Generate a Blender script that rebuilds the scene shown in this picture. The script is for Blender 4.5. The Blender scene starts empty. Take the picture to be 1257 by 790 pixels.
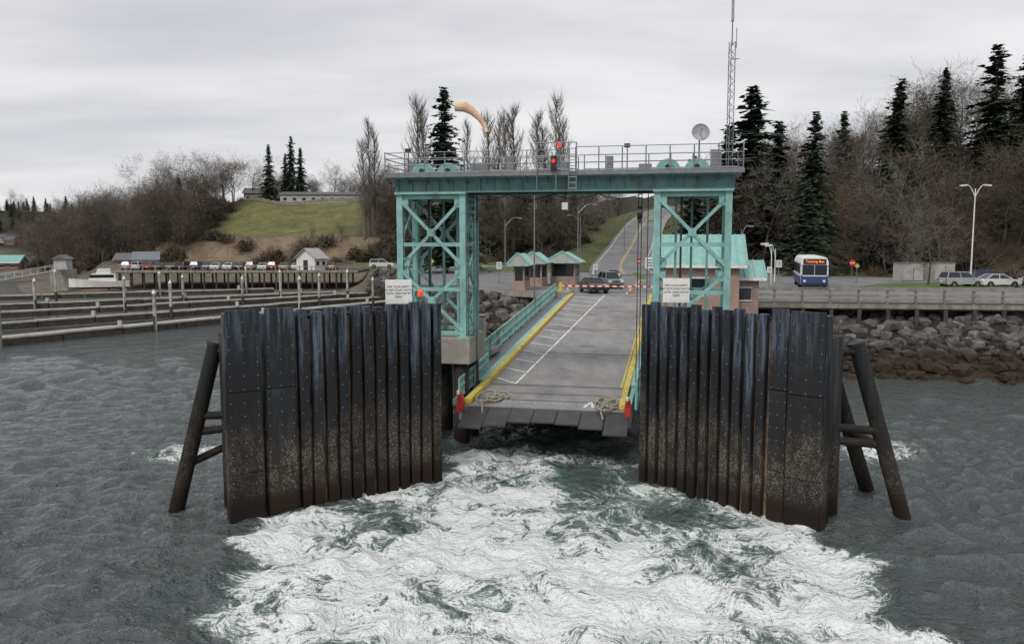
import bpy, math, random, bmesh
import numpy as np
from mathutils import Vector, Matrix, noise as mnoise
R = math.radians
scene = bpy.context.scene
COL = scene.collection
# ------------------------------------------------------------------ helpers
class MB:
    def __init__(s):
        s.v=[];s.f=[];s.m=[];s.mats=[]
    def mi(s,mat):
        if mat not in s.mats: s.mats.append(mat)
        return s.mats.index(mat)
    def face(s,pts,mat):
        b=len(s.v); s.v.extend([tuple(p) for p in pts]); s.f.append(tuple(range(b,b+len(pts)))); s.m.append(s.mi(mat))
    def hexa(s,c8,mat):
        b=len(s.v); s.v.extend([tuple(p) for p in c8]); k=s.mi(mat)
        for q in ((0,3,2,1),(4,5,6,7),(0,1,5,4),(1,2,6,5),(2,3,7,6),(3,0,4,7)):
            s.f.append(tuple(b+i for i in q)); s.m.append(k)
    def box(s,c,size,mat,rot=None):
        c=Vector(c); hx,hy,hz=[d/2 for d in size]
        pts=[Vector(p) for p in ((-hx,-hy,-hz),(hx,-hy,-hz),(hx,hy,-hz),(-hx,hy,-hz),(-hx,-hy,hz),(hx,-hy,hz),(hx,hy,hz),(-hx,hy,hz))]
        if rot is not None: pts=[rot@p for p in pts]
        s.hexa([c+p for p in pts],mat)
    def beam(s,p,q,w,h,mat,up=(0,0,1)):
        p=Vector(p);q=Vector(q);d=(q-p).normalized();up=Vector(up)
        if abs(d.dot(up))>.98: up=Vector((.2,.98,0)).normalized()
        a=d.cross(up).normalized();b=a.cross(d).normalized()
        a=a*(w/2);b=b*(h/2)
        s.hexa([p-a-b,p+a-b,q+a-b,q-a-b,p-a+b,p+a+b,q+a+b,q-a+b],mat)
    def cyl(s,p,q,r1,r2,n,mat,cap=True):
        p=Vector(p);q=Vector(q);d=(q-p)
        if d.length<1e-6:return
        d.normalize();u=Vector((0,0,1)) if abs(d.z)<.9 else Vector((1,0,0))
        a=d.cross(u).normalized();b=d.cross(a)
        base=len(s.v);k=s.mi(mat)
        for c,r in((p,r1),(q,r2)):
            for i in range(n):
                t=2*math.pi*i/n; s.v.append(tuple(c+a*(r*math.cos(t))+b*(r*math.sin(t))))
        for i in range(n):
            j=(i+1)%n; s.f.append((base+i,base+j,base+n+j,base+n+i)); s.m.append(k)
        if cap:
            s.f.append(tuple(base+i for i in range(n-1,-1,-1)));s.m.append(k)
            s.f.append(tuple(base+n+i for i in range(n)));s.m.append(k)
    def tube(s,pts,r,n,mat):
        for a,b in zip(pts[:-1],pts[1:]): s.cyl(a,b,r,r,n,mat,False)
    def prism(s,prof,fn,y0,y1,mat,capmat=None):
        n=len(prof);b=len(s.v);k=s.mi(mat)
        for y in(y0,y1):
            for x,z in prof: s.v.append(tuple(fn(x,y,z)))
        for i in range(n):
            j=(i+1)%n;s.f.append((b+i,b+j,b+n+j,b+n+i));s.m.append(k)
        kc=s.mi(capmat or mat)
        s.f.append(tuple(b+i for i in range(n-1,-1,-1)));s.m.append(kc)
        s.f.append(tuple(b+n+i for i in range(n)));s.m.append(kc)
    def mesh(s,name):
        me=bpy.data.meshes.new(name);me.from_pydata(s.v,[],s.f)
        for m in s.mats: me.materials.append(m)
        me.polygons.foreach_set('material_index',s.m);me.update();return me
    def obj(s,name,parent=None,smooth=False,bevel=0):
        me=s.mesh(name)
        if smooth: me.polygons.foreach_set('use_smooth',[True]*len(me.polygons))
        return place(me,name,parent=parent,bevel=bevel)
def place(me,name,loc=(0,0,0),rz=0,sc=1,parent=None,bevel=0):
    o=bpy.data.objects.new(name,me);COL.objects.link(o)
    o.location=loc;o.rotation_euler=(0,0,rz);o.scale=(sc,sc,sc) if not isinstance(sc,tuple) else sc
    if parent: o.parent=parent
    if bevel:
        b=o.modifiers.new('bevel','BEVEL');b.width=bevel;b.segments=2;b.limit_method='ANGLE'
    return o
def empty(name,loc=(0,0,0)):
    o=bpy.data.objects.new(name,None);COL.objects.link(o);o.location=loc;return o
def nt(mat):
    mat.use_nodes=True;return mat.node_tree,mat.node_tree.nodes['Principled BSDF']
def N(t,typ,**kw):
    n=t.nodes.new(typ)
    for k,v in kw.items(): setattr(n,k,v)
    return n
def math_n(t,op,a,b=None,c=None,clamp=False):
    n=t.nodes.new('ShaderNodeMath');n.operation=op;n.use_clamp=clamp
    for i,x in enumerate((a,b,c)):
        if x is None: continue
        if isinstance(x,(int,float)): n.inputs[i].default_value=x
        else: t.links.new(x,n.inputs[i])
    return n.outputs[0]
def mixc(t,fac,a,b,typ='MIX'):
    n=t.nodes.new('ShaderNodeMix');n.data_type='RGBA';n.blend_type=typ
    for s_,x in((n.inputs[0],fac),(n.inputs[6],a),(n.inputs[7],b)):
        if isinstance(x,(int,float)): s_.default_value=x
        elif isinstance(x,tuple): s_.default_value=(*x,1) if len(x)==3 else x
        else: t.links.new(x,s_)
    return n.outputs[2]
def noise_n(t,vec,scale,detail=4,rough=.55,sep=None):
    n=t.nodes.new('ShaderNodeTexNoise');n.inputs['Scale'].default_value=scale;n.inputs['Detail'].default_value=detail;n.inputs['Roughness'].default_value=rough
    if sep:
        mp=t.nodes.new('ShaderNodeMapping');mp.inputs['Scale'].default_value=sep;t.links.new(vec,mp.inputs[0]);vec=mp.outputs[0]
    t.links.new(vec,n.inputs['Vector']);return n
def maprange(t,x,a,b,c=0,d=1,smooth=True):
    n=t.nodes.new('ShaderNodeMapRange');n.interpolation_type='SMOOTHSTEP' if smooth else 'LINEAR'
    t.links.new(x,n.inputs[0])
    for i,v in zip((1,2,3,4),(a,b,c,d)): n.inputs[i].default_value=v
    return n.outputs[0]
def mat(name,col,rough=.7,metal=0,var=.25,scale=3,bump=0,bscale=None,dirt=None,dirtamt=.5,stretch=(1,1,1),island=0,objr=0,spec=.5,col2=None,det=5):
    m=bpy.data.materials.new(name);t,p=nt(m)
    tc=N(t,'ShaderNodeTexCoord');vec=tc.outputs['Object']
    nz=noise_n(t,vec,scale,det,.6,stretch)
    lo=tuple(c*(1-var) for c in col);hi=tuple(min(1,c*(1+var)) for c in (col2 or col))
    f=maprange(t,nz.outputs['Fac'],.3,.7)
    c=mixc(t,f,lo,hi)
    if dirt:
        nd=noise_n(t,vec,scale*.35,8,.7,(1,1,.5))
        c=mixc(t,math_n(t,'MULTIPLY',maprange(t,nd.outputs['Fac'],.5,.68),dirtamt),c,dirt)
    if island or objr:
        if island: src=N(t,'ShaderNodeNewGeometry').outputs['Random Per Island'];a=island
        else: src=N(t,'ShaderNodeObjectInfo').outputs['Random'];a=objr
        k=math_n(t,'MULTIPLY_ADD',src,2*a,1-a)
        mm=N(t,'ShaderNodeVectorMath',operation='SCALE');t.links.new(c,mm.inputs[0]);t.links.new(k,mm.inputs[3]);c=mm.outputs[0]
    t.links.new(c,p.inputs['Base Color'])
    p.inputs['Roughness'].default_value=rough;p.inputs['Metallic'].default_value=metal
    p.inputs['Specular IOR Level'].default_value=spec
    if bump:
        nb=noise_n(t,vec,bscale or scale*6,5,.6);b=N(t,'ShaderNodeBump');b.inputs['Strength'].default_value=bump;b.inputs['Distance'].default_value=.03
        t.links.new(nb.outputs['Fac'],b.inputs['Height']);t.links.new(b.outputs[0],p.inputs['Normal'])
    return m
# ------------------------------------------------------------------ materials
M_teal=mat('teal_paint',(.24,.46,.43),.5,0,.14,2,dirt=(.13,.16,.13),dirtamt=.75)
M_tealD=mat('dark_teal_paint',(.10,.22,.215),.5,0,.2,1.5,dirt=(.10,.10,.08),dirtamt=.7)
M_galv=mat('galvanised_steel',(.22,.23,.24),.45,.6,.15,4)
M_steelD=mat('dark_steel',(.04,.042,.045),.5,.3,.3,4)
M_conc=mat('concrete',(.28,.265,.23),.85,0,.2,1.2,bump=.4,dirt=(.11,.10,.075),dirtamt=.8)
M_deck=mat('ramp_deck_asphalt',(.265,.26,.255),.85,0,.14,1.2,bump=.3,bscale=40,dirt=(.14,.14,.14),dirtamt=.8,stretch=(1,.3,1))
M_asph=mat('asphalt',(.18,.18,.182),.9,0,.2,.25,bump=.3,bscale=30,dirt=(.115,.115,.117),dirtamt=.7)
M_apron=mat('apron_steel_plate',(.058,.058,.06),.5,.2,.2,1.5,bump=.2,bscale=30,dirt=(.10,.075,.055),dirtamt=.5)
M_yel=mat('yellow_paint',(.60,.47,.07),.6,0,.18,3,dirt=(.25,.2,.1),dirtamt=.9)
M_white=mat('white_paint',(.74,.74,.72),.6,0,.06,3,dirt=(.45,.44,.4),dirtamt=.4)
M_mark=mat('road_marking_paint',(.70,.70,.68),.7,0,.15,6,dirt=(.3,.3,.3),dirtamt=.8)
M_red=mat('red_paint',(.50,.03,.025),.5,0,.15,3,dirt=(.15,.03,.02))
M_black=mat('black_rubber',(.012,.012,.013),.6,0,.3,5)
M_letter=mat('sign_lettering',(.03,.03,.035),.7)
M_glass=mat('window_glass',(.015,.02,.025),.08,0,.1,1)
M_rope=mat('rope',(.34,.30,.22),.9,0,.2,8)
M_brick=mat('tan_block_wall',(.33,.24,.20),.85,0,.15,2,bump=.3,dirt=(.24,.17,.13))
M_roofT=mat('teal_metal_roof',(.22,.46,.42),.4,.0,.1,2,dirt=(.3,.4,.38))
M_wood=mat('weathered_wood',(.25,.23,.195),.85,0,.3,2,bump=.3,stretch=(1,1,.4),dirt=(.11,.10,.08),dirtamt=.6)
M_float=mat('float_deck',(.36,.35,.32),.85,0,.25,1,dirt=(.16,.15,.13),dirtamt=.8)
M_pilew=mat('marina_pile_concrete',(.38,.37,.34),.8,0,.3,1,dirt=(.10,.09,.075),dirtamt=.8)
M_woodD=mat('dark_wood',(.06,.05,.042),.85,0,.35,2,bump=.4)
M_bark=mat('bark',(.085,.07,.058),.9,0,.25,1,objr=.25,det=1)
M_twig=mat('twigs',(.098,.077,.06),.9,0,.3,.35,objr=.35,det=1)
M_twigR=mat('twigs_reddish',(.11,.077,.053),.9,0,.3,.3,objr=.35,det=1)
M_twigG=mat('twigs_grey',(.135,.12,.105),.9,0,.25,.3,objr=.3,det=1)
M_fir=mat('fir_needles',(.010,.021,.012),.85,0,.4,.5,island=.5,col2=(.024,.042,.02),det=1)
M_fir2=mat('fir_needles_light',(.028,.05,.022),.85,0,.35,.5,island=.4,det=1)
M_ivy=mat('evergreen_shrub_leaves',(.032,.048,.02),.8,0,.4,.6,island=.5,det=1)
M_blue=mat('blue_paint',(.025,.06,.17),.4,0,.1,2)
M_orange=mat('orange_plastic',(.75,.17,.03),.6)
M_grass=mat('grass',(.09,.12,.035),.95,0,.35,.8,bump=.6,bscale=8)
M_roofG=mat('grey_shingle_roof',(.13,.13,.14),.9,0,.2,2)
M_wallW=mat('pale_siding',(.42,.41,.38),.8,0,.1,1)
M_wallR=mat('reddish_siding',(.20,.10,.075),.8,0,.15,1)
M_boatblue=mat('blue_grey_roof',(.17,.19,.22),.7)
M_sock=mat('faded_windsock_fabric',(.68,.42,.27),.9,0,.15,1,col2=(.8,.63,.46))
M_dish=mat('dish_grey',(.33,.34,.35),.6)

def fender_mat(name,top,mid,low,rtop=.45):
    m=bpy.data.materials.new(name);t,p=nt(m);tc=N(t,'ShaderNodeTexCoord');v=tc.outputs['Object']
    sp=N(t,'ShaderNodeSeparateXYZ');t.links.new(v,sp.inputs[0])
    rnd=N(t,'ShaderNodeNewGeometry').outputs['Random Per Island']
    wob=noise_n(t,v,1.3,6,.75,(1,1,.3))
    z=math_n(t,'ADD',sp.outputs[2],math_n(t,'MULTIPLY_ADD',wob.outputs['Fac'],5.0,-2.5))
    z=math_n(t,'ADD',z,math_n(t,'MULTIPLY_ADD',rnd,1.8,-.9))
    st=noise_n(t,v,5,7,.75,(1,1,.07))
    topc=mixc(t,maprange(t,st.outputs['Fac'],.44,.62),tuple(c*.13 for c in top),top)
    midc=mixc(t,maprange(t,st.outputs['Fac'],.5,.72),mid,tuple(c*3.0 for c in mid))
    c=mixc(t,maprange(t,z,4.8,6.6),midc,topc)
    sk=noise_n(t,v,16,5,.85);blot=noise_n(t,v,2.2,6,.75,(1,1,.5))
    lowc=mixc(t,maprange(t,sk.outputs['Fac'],.46,.60),tuple(x*.22 for x in low),tuple(x*2.3 for x in low))
    lowc=mixc(t,maprange(t,blot.outputs['Fac'],.44,.62,0,.85),lowc,(.026,.016,.011))
    c=mixc(t,maprange(t,z,4.0,2.2),c,lowc)
    c=mixc(t,maprange(t,math_n(t,'ADD',sp.outputs[2],math_n(t,'MULTIPLY',blot.outputs['Fac'],1.2)),1.9,1.0),c,(.016,.009,.006))
    k=math_n(t,'MULTIPLY_ADD',rnd,.9,.55);mm=N(t,'ShaderNodeVectorMath',operation='SCALE');t.links.new(c,mm.inputs[0]);t.links.new(k,mm.inputs[3])
    t.links.new(mm.outputs[0],p.inputs['Base Color'])
    r=maprange(t,z,2.5,5,.9,rtop);t.links.new(r,p.inputs['Roughness']);p.inputs['Specular IOR Level'].default_value=.4
    b=N(t,'ShaderNodeBump');b.inputs['Strength'].default_value=.8;b.inputs['Distance'].default_value=.03
    t.links.new(math_n(t,'ADD',sk.outputs['Fac'],blot.outputs['Fac']),b.inputs['Height']);t.links.new(b.outputs[0],p.inputs['Normal'])
    return m
M_fend=fender_mat('fender_timber_faced',(.085,.11,.15),(.008,.009,.011),(.085,.076,.064),.34)
M_pile=fender_mat('steel_pile_weathered',(.025,.027,.03),(.011,.011,.011),(.06,.05,.04),.5)
M_rust=mat('rusty_backing',(.17,.12,.08),.9,0,.5,2,bump=.5,dirt=(.035,.026,.02),dirtamt=.9)
M_bolt=mat('bolt_steel',(.17,.17,.17),.5,.2,.4,3)

# ------------------------------------------------------------------ terrain
def ss(a): a=np.clip(a,0,1);return a*a*(3-2*a)
YS=([-4000,-700,-400,-200,-170,-130,-110,-90,-35,-24,-20,-17,-13,-10,0,14,20,40,70,150,400,4000],
    [1500,900,600,320,265,215,180,150,150,142,130,118,92,77,74,74,61,56,50,44,20,-400])
YH=([-4000,-400,-200,-160,-120,-90,-60,-30,0,20,40,55,80,120,200,4000],
    [1700,800,370,270,222,203,200,197,190,172,142,120,105,95,90,90])
HX=([-4000,-250,-200,-150,-125,-110,-80,-40,-10,20,45,70,120,250,4000],
    [3,4,7,9,11,14,17,17,14,11,12,17,28,36,30])
ROAD=np.array([(14.5,96,4.9),(16.5,120,4.95),(20,150,5.6),(26,180,8.2),(33,215,11.8),(42,255,16.2),(55,300,20.8),(76,345,25),(105,385,28)])
def catmull(P,n=10):
    out=[];P=[P[0]]+list(P)+[P[-1]]
    for i in range(1,len(P)-2):
        for k in range(n):
            t=k/n;out.append(.5*((2*P[i])+(-P[i-1]+P[i+1])*t+(2*P[i-1]-5*P[i]+4*P[i+1]-P[i+2])*t*t+(-P[i-1]+3*P[i]-3*P[i+1]+P[i+2])*t**3))
    out.append(P[-2]);return np.array(out)
RC=catmull(list(ROAD),8)
def vnoise(x,y):
    return (np.sin(x*.11+1.3*np.sin(y*.07))+np.sin(y*.13+1.7*np.sin(x*.05+2))+.5*np.sin(x*.31+y*.23)+.5*np.sin(y*.37-x*.19))/3
def height(x,y):
    x=np.asarray(x,float);y=np.asarray(y,float)
    ys=np.interp(x,*YS);yh=np.interp(x,*YH);h=np.interp(x,*HX)
    lf=ss((-25-x)/9)
    w=10+32*lf
    u=(y-ys)/w
    right=4.75*np.clip(u,0,1)**.9
    left=.9*np.clip(u/.6,0,1)+3.85*ss((u-.7)/.3)
    z=right*(1-lf)+left*lf
    z=np.where(u<0,np.maximum(-3,(y-ys)*.35),z)
    t=y-yh
    ls=ss((x+98)/10)*ss((-18-x)/10)
    hill=h*(ls*(.36*ss(t/9)+.64*ss((t-8)/44))+(1-ls)*ss(t/68))
    hill=hill*(1+.10*vnoise(x,y))
    z=z+hill*ss((u-.9)/.1)
    z=z+34*np.exp(-((x+460)/170)**2-((y-780)/120)**2)*ss((y-620)/60)
    z=z+30*ss((y-600)/500)*ss((x+60)/200)
    d=np.full(x.shape,1e9);rz=np.zeros(x.shape)
    for px,py,pz in RC:
        dd=(x-px)**2+(y-py)**2;m=dd<d;d=np.where(m,dd,d);rz=np.where(m,pz,rz)
    d=np.sqrt(d);k=1-ss((d-9)/14)
    z=np.where(y>100,z*(1-k)+(rz-.15)*k,z)
    return z
def hz(x,y): return float(height(np.array([x]),np.array([y]))[0])
def grow(a,b,step,g=1.05,mx=300):
    out=[a];s=step
    while abs(out[-1]-a)<abs(b-a):
        out.append(out[-1]+math.copysign(s,b-a));s=min(s*g,mx)
    return out
def gridmesh(name,xs,ys,zf):
    X,Y=np.meshgrid(xs,ys);Z=zf(X,Y)
    nx,ny=len(xs),len(ys)
    V=np.stack([X,Y,Z],-1).reshape(-1,3)
    i=np.arange(nx*ny).reshape(ny,nx)
    F=np.stack([i[:-1,:-1],i[:-1,1:],i[1:,1:],i[1:,:-1]],-1).reshape(-1,4)
    me=bpy.data.meshes.new(name);me.vertices.add(len(V));me.vertices.foreach_set('co',V.ravel())
    me.loops.add(F.size);me.loops.foreach_set('vertex_index',F.ravel())
    me.polygons.add(len(F));me.polygons.foreach_set('loop_start',np.arange(0,F.size,4));me.polygons.foreach_set('loop_total',np.full(len(F),4))
    me.update(calc_edges=True);me.polygons.foreach_set('use_smooth',[True]*len(F))
    return me,V
xs=sorted(set(grow(-130,-5000,2.5,1.12)[1:]+list(np.arange(-130,130,1.6))+grow(130,5000,2.5,1.12)))
ys=sorted(set(grow(46,-3000,3,1.2)[1:]+list(np.arange(46,300,1.6))+grow(300,6000,2.5,1.1)))
me,V=gridmesh('ground',xs,ys,height)
x,y,z=V[:,0],V[:,1],V[:,2]
ysV=np.interp(x,*YS);yhV=np.interp(x,*YH);t_=y-yhV
C=np.tile(np.array([.08,.062,.042]),(len(x),1))
def blend(mask,c):
    global C
    C=C*(1-mask[:,None])+np.array(c)*mask[:,None]
blend(ss((z-10)/10)*.5,(.06,.062,.032))
blend(ss((y-330)/100),(.035,.038,.024))
low=1-ss((z-3.5)/1.5);blend(low,(.15,.13,.105))
blend(low*ss((x+30)/8),(.045,.035,.025))
grass=ss((x+83)/5)*ss((-38-x)/6)*ss((t_-7)/3)*ss((70-t_)/8);blend(grass*(.85+.15*vnoise(x*3,y*3)),(.16,.165,.065))
cliff=ss((x+105)/10)*ss((-18-x)/8)*ss((t_+1)/2)*ss((10-t_)/3);blend(cliff*.8,(.24,.185,.13))
gr2=ss((x+40)/6)*ss((60-x)/6)*ss((y-118)/4)*ss((t_*-1+8)/6)*(z>4);blend(gr2,(.10,.13,.045))
d=np.full(x.shape,1e9)
for px,py,pz in RC: d=np.minimum(d,(x-px)**2+(y-py)**2)
blend((1-ss((np.sqrt(d)-10)/6))*(y>120),(.085,.095,.04))
ca=me.color_attributes.new('Col','FLOAT_COLOR','POINT');ca.data.foreach_set('color',np.c_[C,np.ones(len(C))].ravel())
m=bpy.data.materials.new('ground_soil_grass');t,p=nt(m)
at=N(t,'ShaderNodeAttribute',attribute_name='Col');tc=N(t,'ShaderNodeTexCoord')
n1=noise_n(t,tc.outputs['Object'],.25,7,.7);n2=noise_n(t,tc.outputs['Object'],2.2,4,.7)
k=math_n(t,'ADD',maprange(t,n1.outputs['Fac'],.3,.7,.4,.9),maprange(t,n2.outputs['Fac'],.3,.7,.1,.6))
mm=N(t,'ShaderNodeVectorMath',operation='SCALE');t.links.new(at.outputs['Color'],mm.inputs[0]);t.links.new(k,mm.inputs[3])
t.links.new(mm.outputs[0],p.inputs['Base Color']);p.inputs['Roughness'].default_value=.95;p.inputs['Specular IOR Level'].default_value=.2
b=N(t,'ShaderNodeBump');b.inputs['Distance'].default_value=.4;b.inputs['Strength'].default_value=.7;t.links.new(n2.outputs['Fac'],b.inputs['Height']);t.links.new(b.outputs[0],p.inputs['Normal'])
me.materials.append(m);place(me,'ground')

# ------------------------------------------------------------------ water
rng=np.random.default_rng(4)
xs=sorted(set(grow(-24,-5000,.13,1.025,400)[1:]+list(np.arange(-24,24,.12))+grow(24,5000,.13,1.03,400)))
ys=sorted(set(grow(16,-3000,.4,1.15,400)[1:]+list(np.arange(16,46,.10))+grow(46,6000,.12,1.022,400)))
def foamD(X,Y):
    le=np.interp(Y,[14,20,24,29,31,34,37],[-6.9,-7.2,-8.4,-8.6,-6.3,-3.4,-3])
    ri=np.interp(Y,[14,20,24,28,30,33,37],[9.6,10,10.6,10.6,8.8,6.0,5])
    wob=.5*np.sin(Y*1.1)+.35*np.sin(Y*2.3+1)
    e=np.minimum(X-le-wob,ri-X+wob)
    D=.40*ss((e+1.0)/2.4)
    D*=1-ss((Y-36)/5)
    D+=.24*np.exp(-((X-.3)/5.0)**2-((Y-21.5)/5.0)**2)
    D+=.24*np.exp(-((e-.5)/.9)**2)*(Y<32.5)
    D+=.22*np.exp(-((X+.9)/1.4)**2-((Y-32.5)/3.0)**2)
    D-=.36*np.exp(-((X-3.0)/2.1)**2-((Y-33.8)/4.0)**2)
    D-=.14*np.exp(-((X+3.0)/1.9)**2-((Y-27.8)/1.1)**2)
    D-=.20*np.exp(-((X-4.6)/2.4)**2-((Y-28.8)/1.6)**2)
    D-=.12*np.exp(-((X-7.5)/1.8)**2-((Y-23.5)/2.6)**2)
    D+=.14*np.exp(-((X-1)/5)**2-((Y-25)/.9)**2)
    D+=.50*np.exp(-((X+15.0)/2.8)**2-((Y-38)/1.5)**2)+.44*np.exp(-((X-17.3)/2.3)**2-((Y-38.5)/2)**2)
    return np.clip(D,0,1)
W=[]
for i in range(90):
    L=.38*(9**rng.random());th=rng.normal(1.9,.85);W.append((2*math.pi/L*math.cos(th),2*math.pi/L*math.sin(th),rng.random()*6.28,.0098*L**.85,L))
def wz(X,Y):
    sx=np.gradient(np.array(xs));sy=np.gradient(np.array(ys));G=np.maximum(*np.meshgrid(sx,sy))
    Z=np.zeros_like(X)
    mod=.75+.4*np.sin(X*.13+Y*.05)*np.sin(Y*.17-X*.04)
    for kx,ky,ph,a,L in W: Z+=a*np.sin(kx*X+ky*Y+ph+.5*np.sin(X*.4+Y*.3))*ss((L/G-2.6)/2.5)
    Z*=mod
    r=np.hypot(X-12,Y-33);Z+=.05*np.sin(r*3.2+.6*np.sin(X))*np.exp(-((r-9)/6)**2)*ss((X-11)/3)*ss((.5-G)/.3)
    return Z
me,V=gridmesh('water',xs,ys,wz)
D=foamD(V[:,0],V[:,1])
idx=np.where(D>.08)[0];Vz=V[:,2].copy()
for i in idx:
    px,py=V[i,0],V[i,1]
    w1=mnoise.noise(Vector((px*.35,py*.35,7)))*1.8
    n=mnoise.turbulence(Vector((px*.6+w1,py*.6-w1,1.5)),5,False)
    Vz[i]+=(n-.3)*.26*min(1,D[i]*2)
V[:,2]=Vz;me.vertices.foreach_set('co',V.ravel());me.update()
fa=me.attributes.new('foam','FLOAT','POINT');fa.data.foreach_set('value',D)
aer=np.clip(1.1*np.exp(-((V[:,0]-1)/6.5)**2-((V[:,1]-24)/8.5)**2)+.5*np.exp(-((V[:,0]-1)/4)**2-((V[:,1]-35)/4)**2),0,1)
fa=me.attributes.new('aer','FLOAT','POINT');fa.data.foreach_set('value',aer)
m=bpy.data.materials.new('sea_water');t,p=nt(m)
tc=N(t,'ShaderNodeTexCoord');v=tc.outputs['Object']
def warp(vec,scale,amt,det=2):
    wn=noise_n(t,vec,scale,det,.5);sub=N(t,'ShaderNodeVectorMath',operation='SUBTRACT');t.links.new(wn.outputs['Color'],sub.inputs[0]);sub.inputs[1].default_value=(.5,.5,.5)
    sc=N(t,'ShaderNodeVectorMath',operation='SCALE');t.links.new(sub.outputs[0],sc.inputs[0]);sc.inputs[3].default_value=amt
    ad=N(t,'ShaderNodeVectorMath',operation='ADD');t.links.new(vec,ad.inputs[0]);t.links.new(sc.outputs[0],ad.inputs[1]);return ad.outputs[0]
wv=warp(v,.30,6.0);wv2=warp(wv,1.3,1.1)
def ridge(vec,s,det=3,k=6.0):
    n=noise_n(t,vec,s,det,.62);return math_n(t,'SUBTRACT',1,math_n(t,'MULTIPLY',math_n(t,'ABSOLUTE',math_n(t,'SUBTRACT',n.outputs['Fac'],.5)),k),clamp=True)
r1=ridge(wv,.6,3);r2=ridge(wv2,1.9,4);r3=ridge(wv2,6.5,4,5.0)
F=N(t,'ShaderNodeAttribute',attribute_name='foam').outputs['Fac'];A=N(t,'ShaderNodeAttribute',attribute_name='aer').outputs['Fac']
big=noise_n(t,wv,.25,3,.55)
F2=math_n(t,'ADD',F,math_n(t,'MULTIPLY',math_n(t,'MULTIPLY_ADD',big.outputs['Fac'],1.8,-.90),math_n(t,'MINIMUM',math_n(t,'MULTIPLY',F,3),1)))
val=math_n(t,'ADD',math_n(t,'ADD',math_n(t,'MULTIPLY',r1,.34),math_n(t,'MULTIPLY',r2,.38)),math_n(t,'MULTIPLY',r3,.36))
th=math_n(t,'MULTIPLY_ADD',F2,-1.0,1.0)
df=math_n(t,'SUBTRACT',val,th)
foam=maprange(t,df,-.06,.20)
foam=math_n(t,'MULTIPLY',foam,maprange(t,F,.04,.2))
thin=math_n(t,'MULTIPLY',maprange(t,df,-.50,.1,0,.40),maprange(t,F,.1,.3))
an=noise_n(t,wv,.5,4,.6)
aa=math_n(t,'MULTIPLY',A,maprange(t,an.outputs['Fac'],.35,.65,.12,1))
c=mixc(t,aa,(.062,.075,.075),(.075,.155,.138))
clear_dark=math_n(t,'MULTIPLY',maprange(t,F,.12,.30),.75)  # darker green of clear wake water, outside the aerated part
c=mixc(t,math_n(t,'MULTIPLY',clear_dark,math_n(t,'SUBTRACT',1,aa)),c,(.025,.05,.047))
c=mixc(t,thin,c,(.38,.48,.455))
c=mixc(t,math_n(t,'MULTIPLY',foam,.95),c,(.82,.85,.84))
t.links.new(c,p.inputs['Base Color']);p.inputs['IOR'].default_value=1.45
t.links.new(math_n(t,'MULTIPLY_ADD',foam,.6,.06),p.inputs['Roughness'])
b1=noise_n(t,v,1.7,4,.68,(1,1.5,1));b2=noise_n(t,v,7,2,.6,(1,1.4,1))
hsum=math_n(t,'ADD',math_n(t,'MULTIPLY',b1.outputs['Fac'],.40),math_n(t,'MULTIPLY',b2.outputs['Fac'],.085))
b=N(t,'ShaderNodeBump');b.inputs['Strength'].default_value=1.0;b.inputs['Distance'].default_value=1.0
t.links.new(hsum,b.inputs['Height']);t.links.new(b.outputs[0],p.inputs['Normal'])
me.materials.append(m);place(me,'water')

# ------------------------------------------------------------------ dock frame
O=Vector((1.36,35,0));ax=Vector((.2,.98,0)).normalized();cx=Vector((ax.y,-ax.x,0))
RD=Matrix((cx,ax,(0,0,1))).transposed()
def Dk(s,t,z): return O+cx*s+ax*t+Vector((0,0,z))
def zr(t): return 2.15+2.75*t/41
ramp=empty('vehicle_ramp')
mb=MB()
SL,SR=-4.15,3.4
def slab(mb,s0,s1,t0,t1,dz0,dz1,mat_):
    mb.hexa([Dk(s0,t0,zr(t0)+dz0),Dk(s1,t0,zr(t0)+dz0),Dk(s1,t1,zr(t1)+dz0),Dk(s0,t1,zr(t1)+dz0),Dk(s0,t0,zr(t0)+dz1),Dk(s1,t0,zr(t0)+dz1),Dk(s1,t1,zr(t1)+dz1),Dk(s0,t1,zr(t1)+dz1)],mat_)
slab(mb,SL,SR,6.2,40.9,-.35,0,M_deck)
mb.obj('deck',ramp)
mb=MB();slab(mb,SL,SR,2.1,6.1,-.3,-.02,M_deck)
for tt in (3.4,4.7): slab(mb,SL+.2,SR-.2,tt,tt+.05,-.03,-.005,M_steelD)
for i in range(24): mb.cyl(Dk(-3.6+i*.3,3.0,zr(3)-.02),Dk(-3.6+i*.3,3.0,zr(3)+.0),.035,.035,6,M_mark)
mb.obj('apron',ramp)
mb=MB()
random.seed(2);n=7
for i in range(n):
    a=-3.95+7.6*i/n;b_=-3.95+7.6*(i+1)/n-.03;q=(i+.5)/n*2-1
    tip=-.20-.40*q*q+random.uniform(-.03,.03)
    z0=zr(2.05)-.04;zz=zr(0)+tip;y0=.75*(1-q*q)+random.uniform(-.04,.04)
    mb.hexa([Dk(a,y0,zz-.09),Dk(b_,y0,zz-.09),Dk(b_,2.05,z0-.12),Dk(a,2.05,z0-.12),Dk(a,y0,zz),Dk(b_,y0,zz),Dk(b_,2.05,z0),Dk(a,2.05,z0)],M_apron)
mb.obj('lip_plates',ramp,bevel=.01)
mb=MB()
for s0,s1 in ((SL,SL+.30),(SR-.28,SR)): slab(mb,s0,s1,2.3,40.9,.0,.24,M_yel)
mb.obj('yellow_kerbs',ramp,bevel=.02)
mb=MB()
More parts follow.
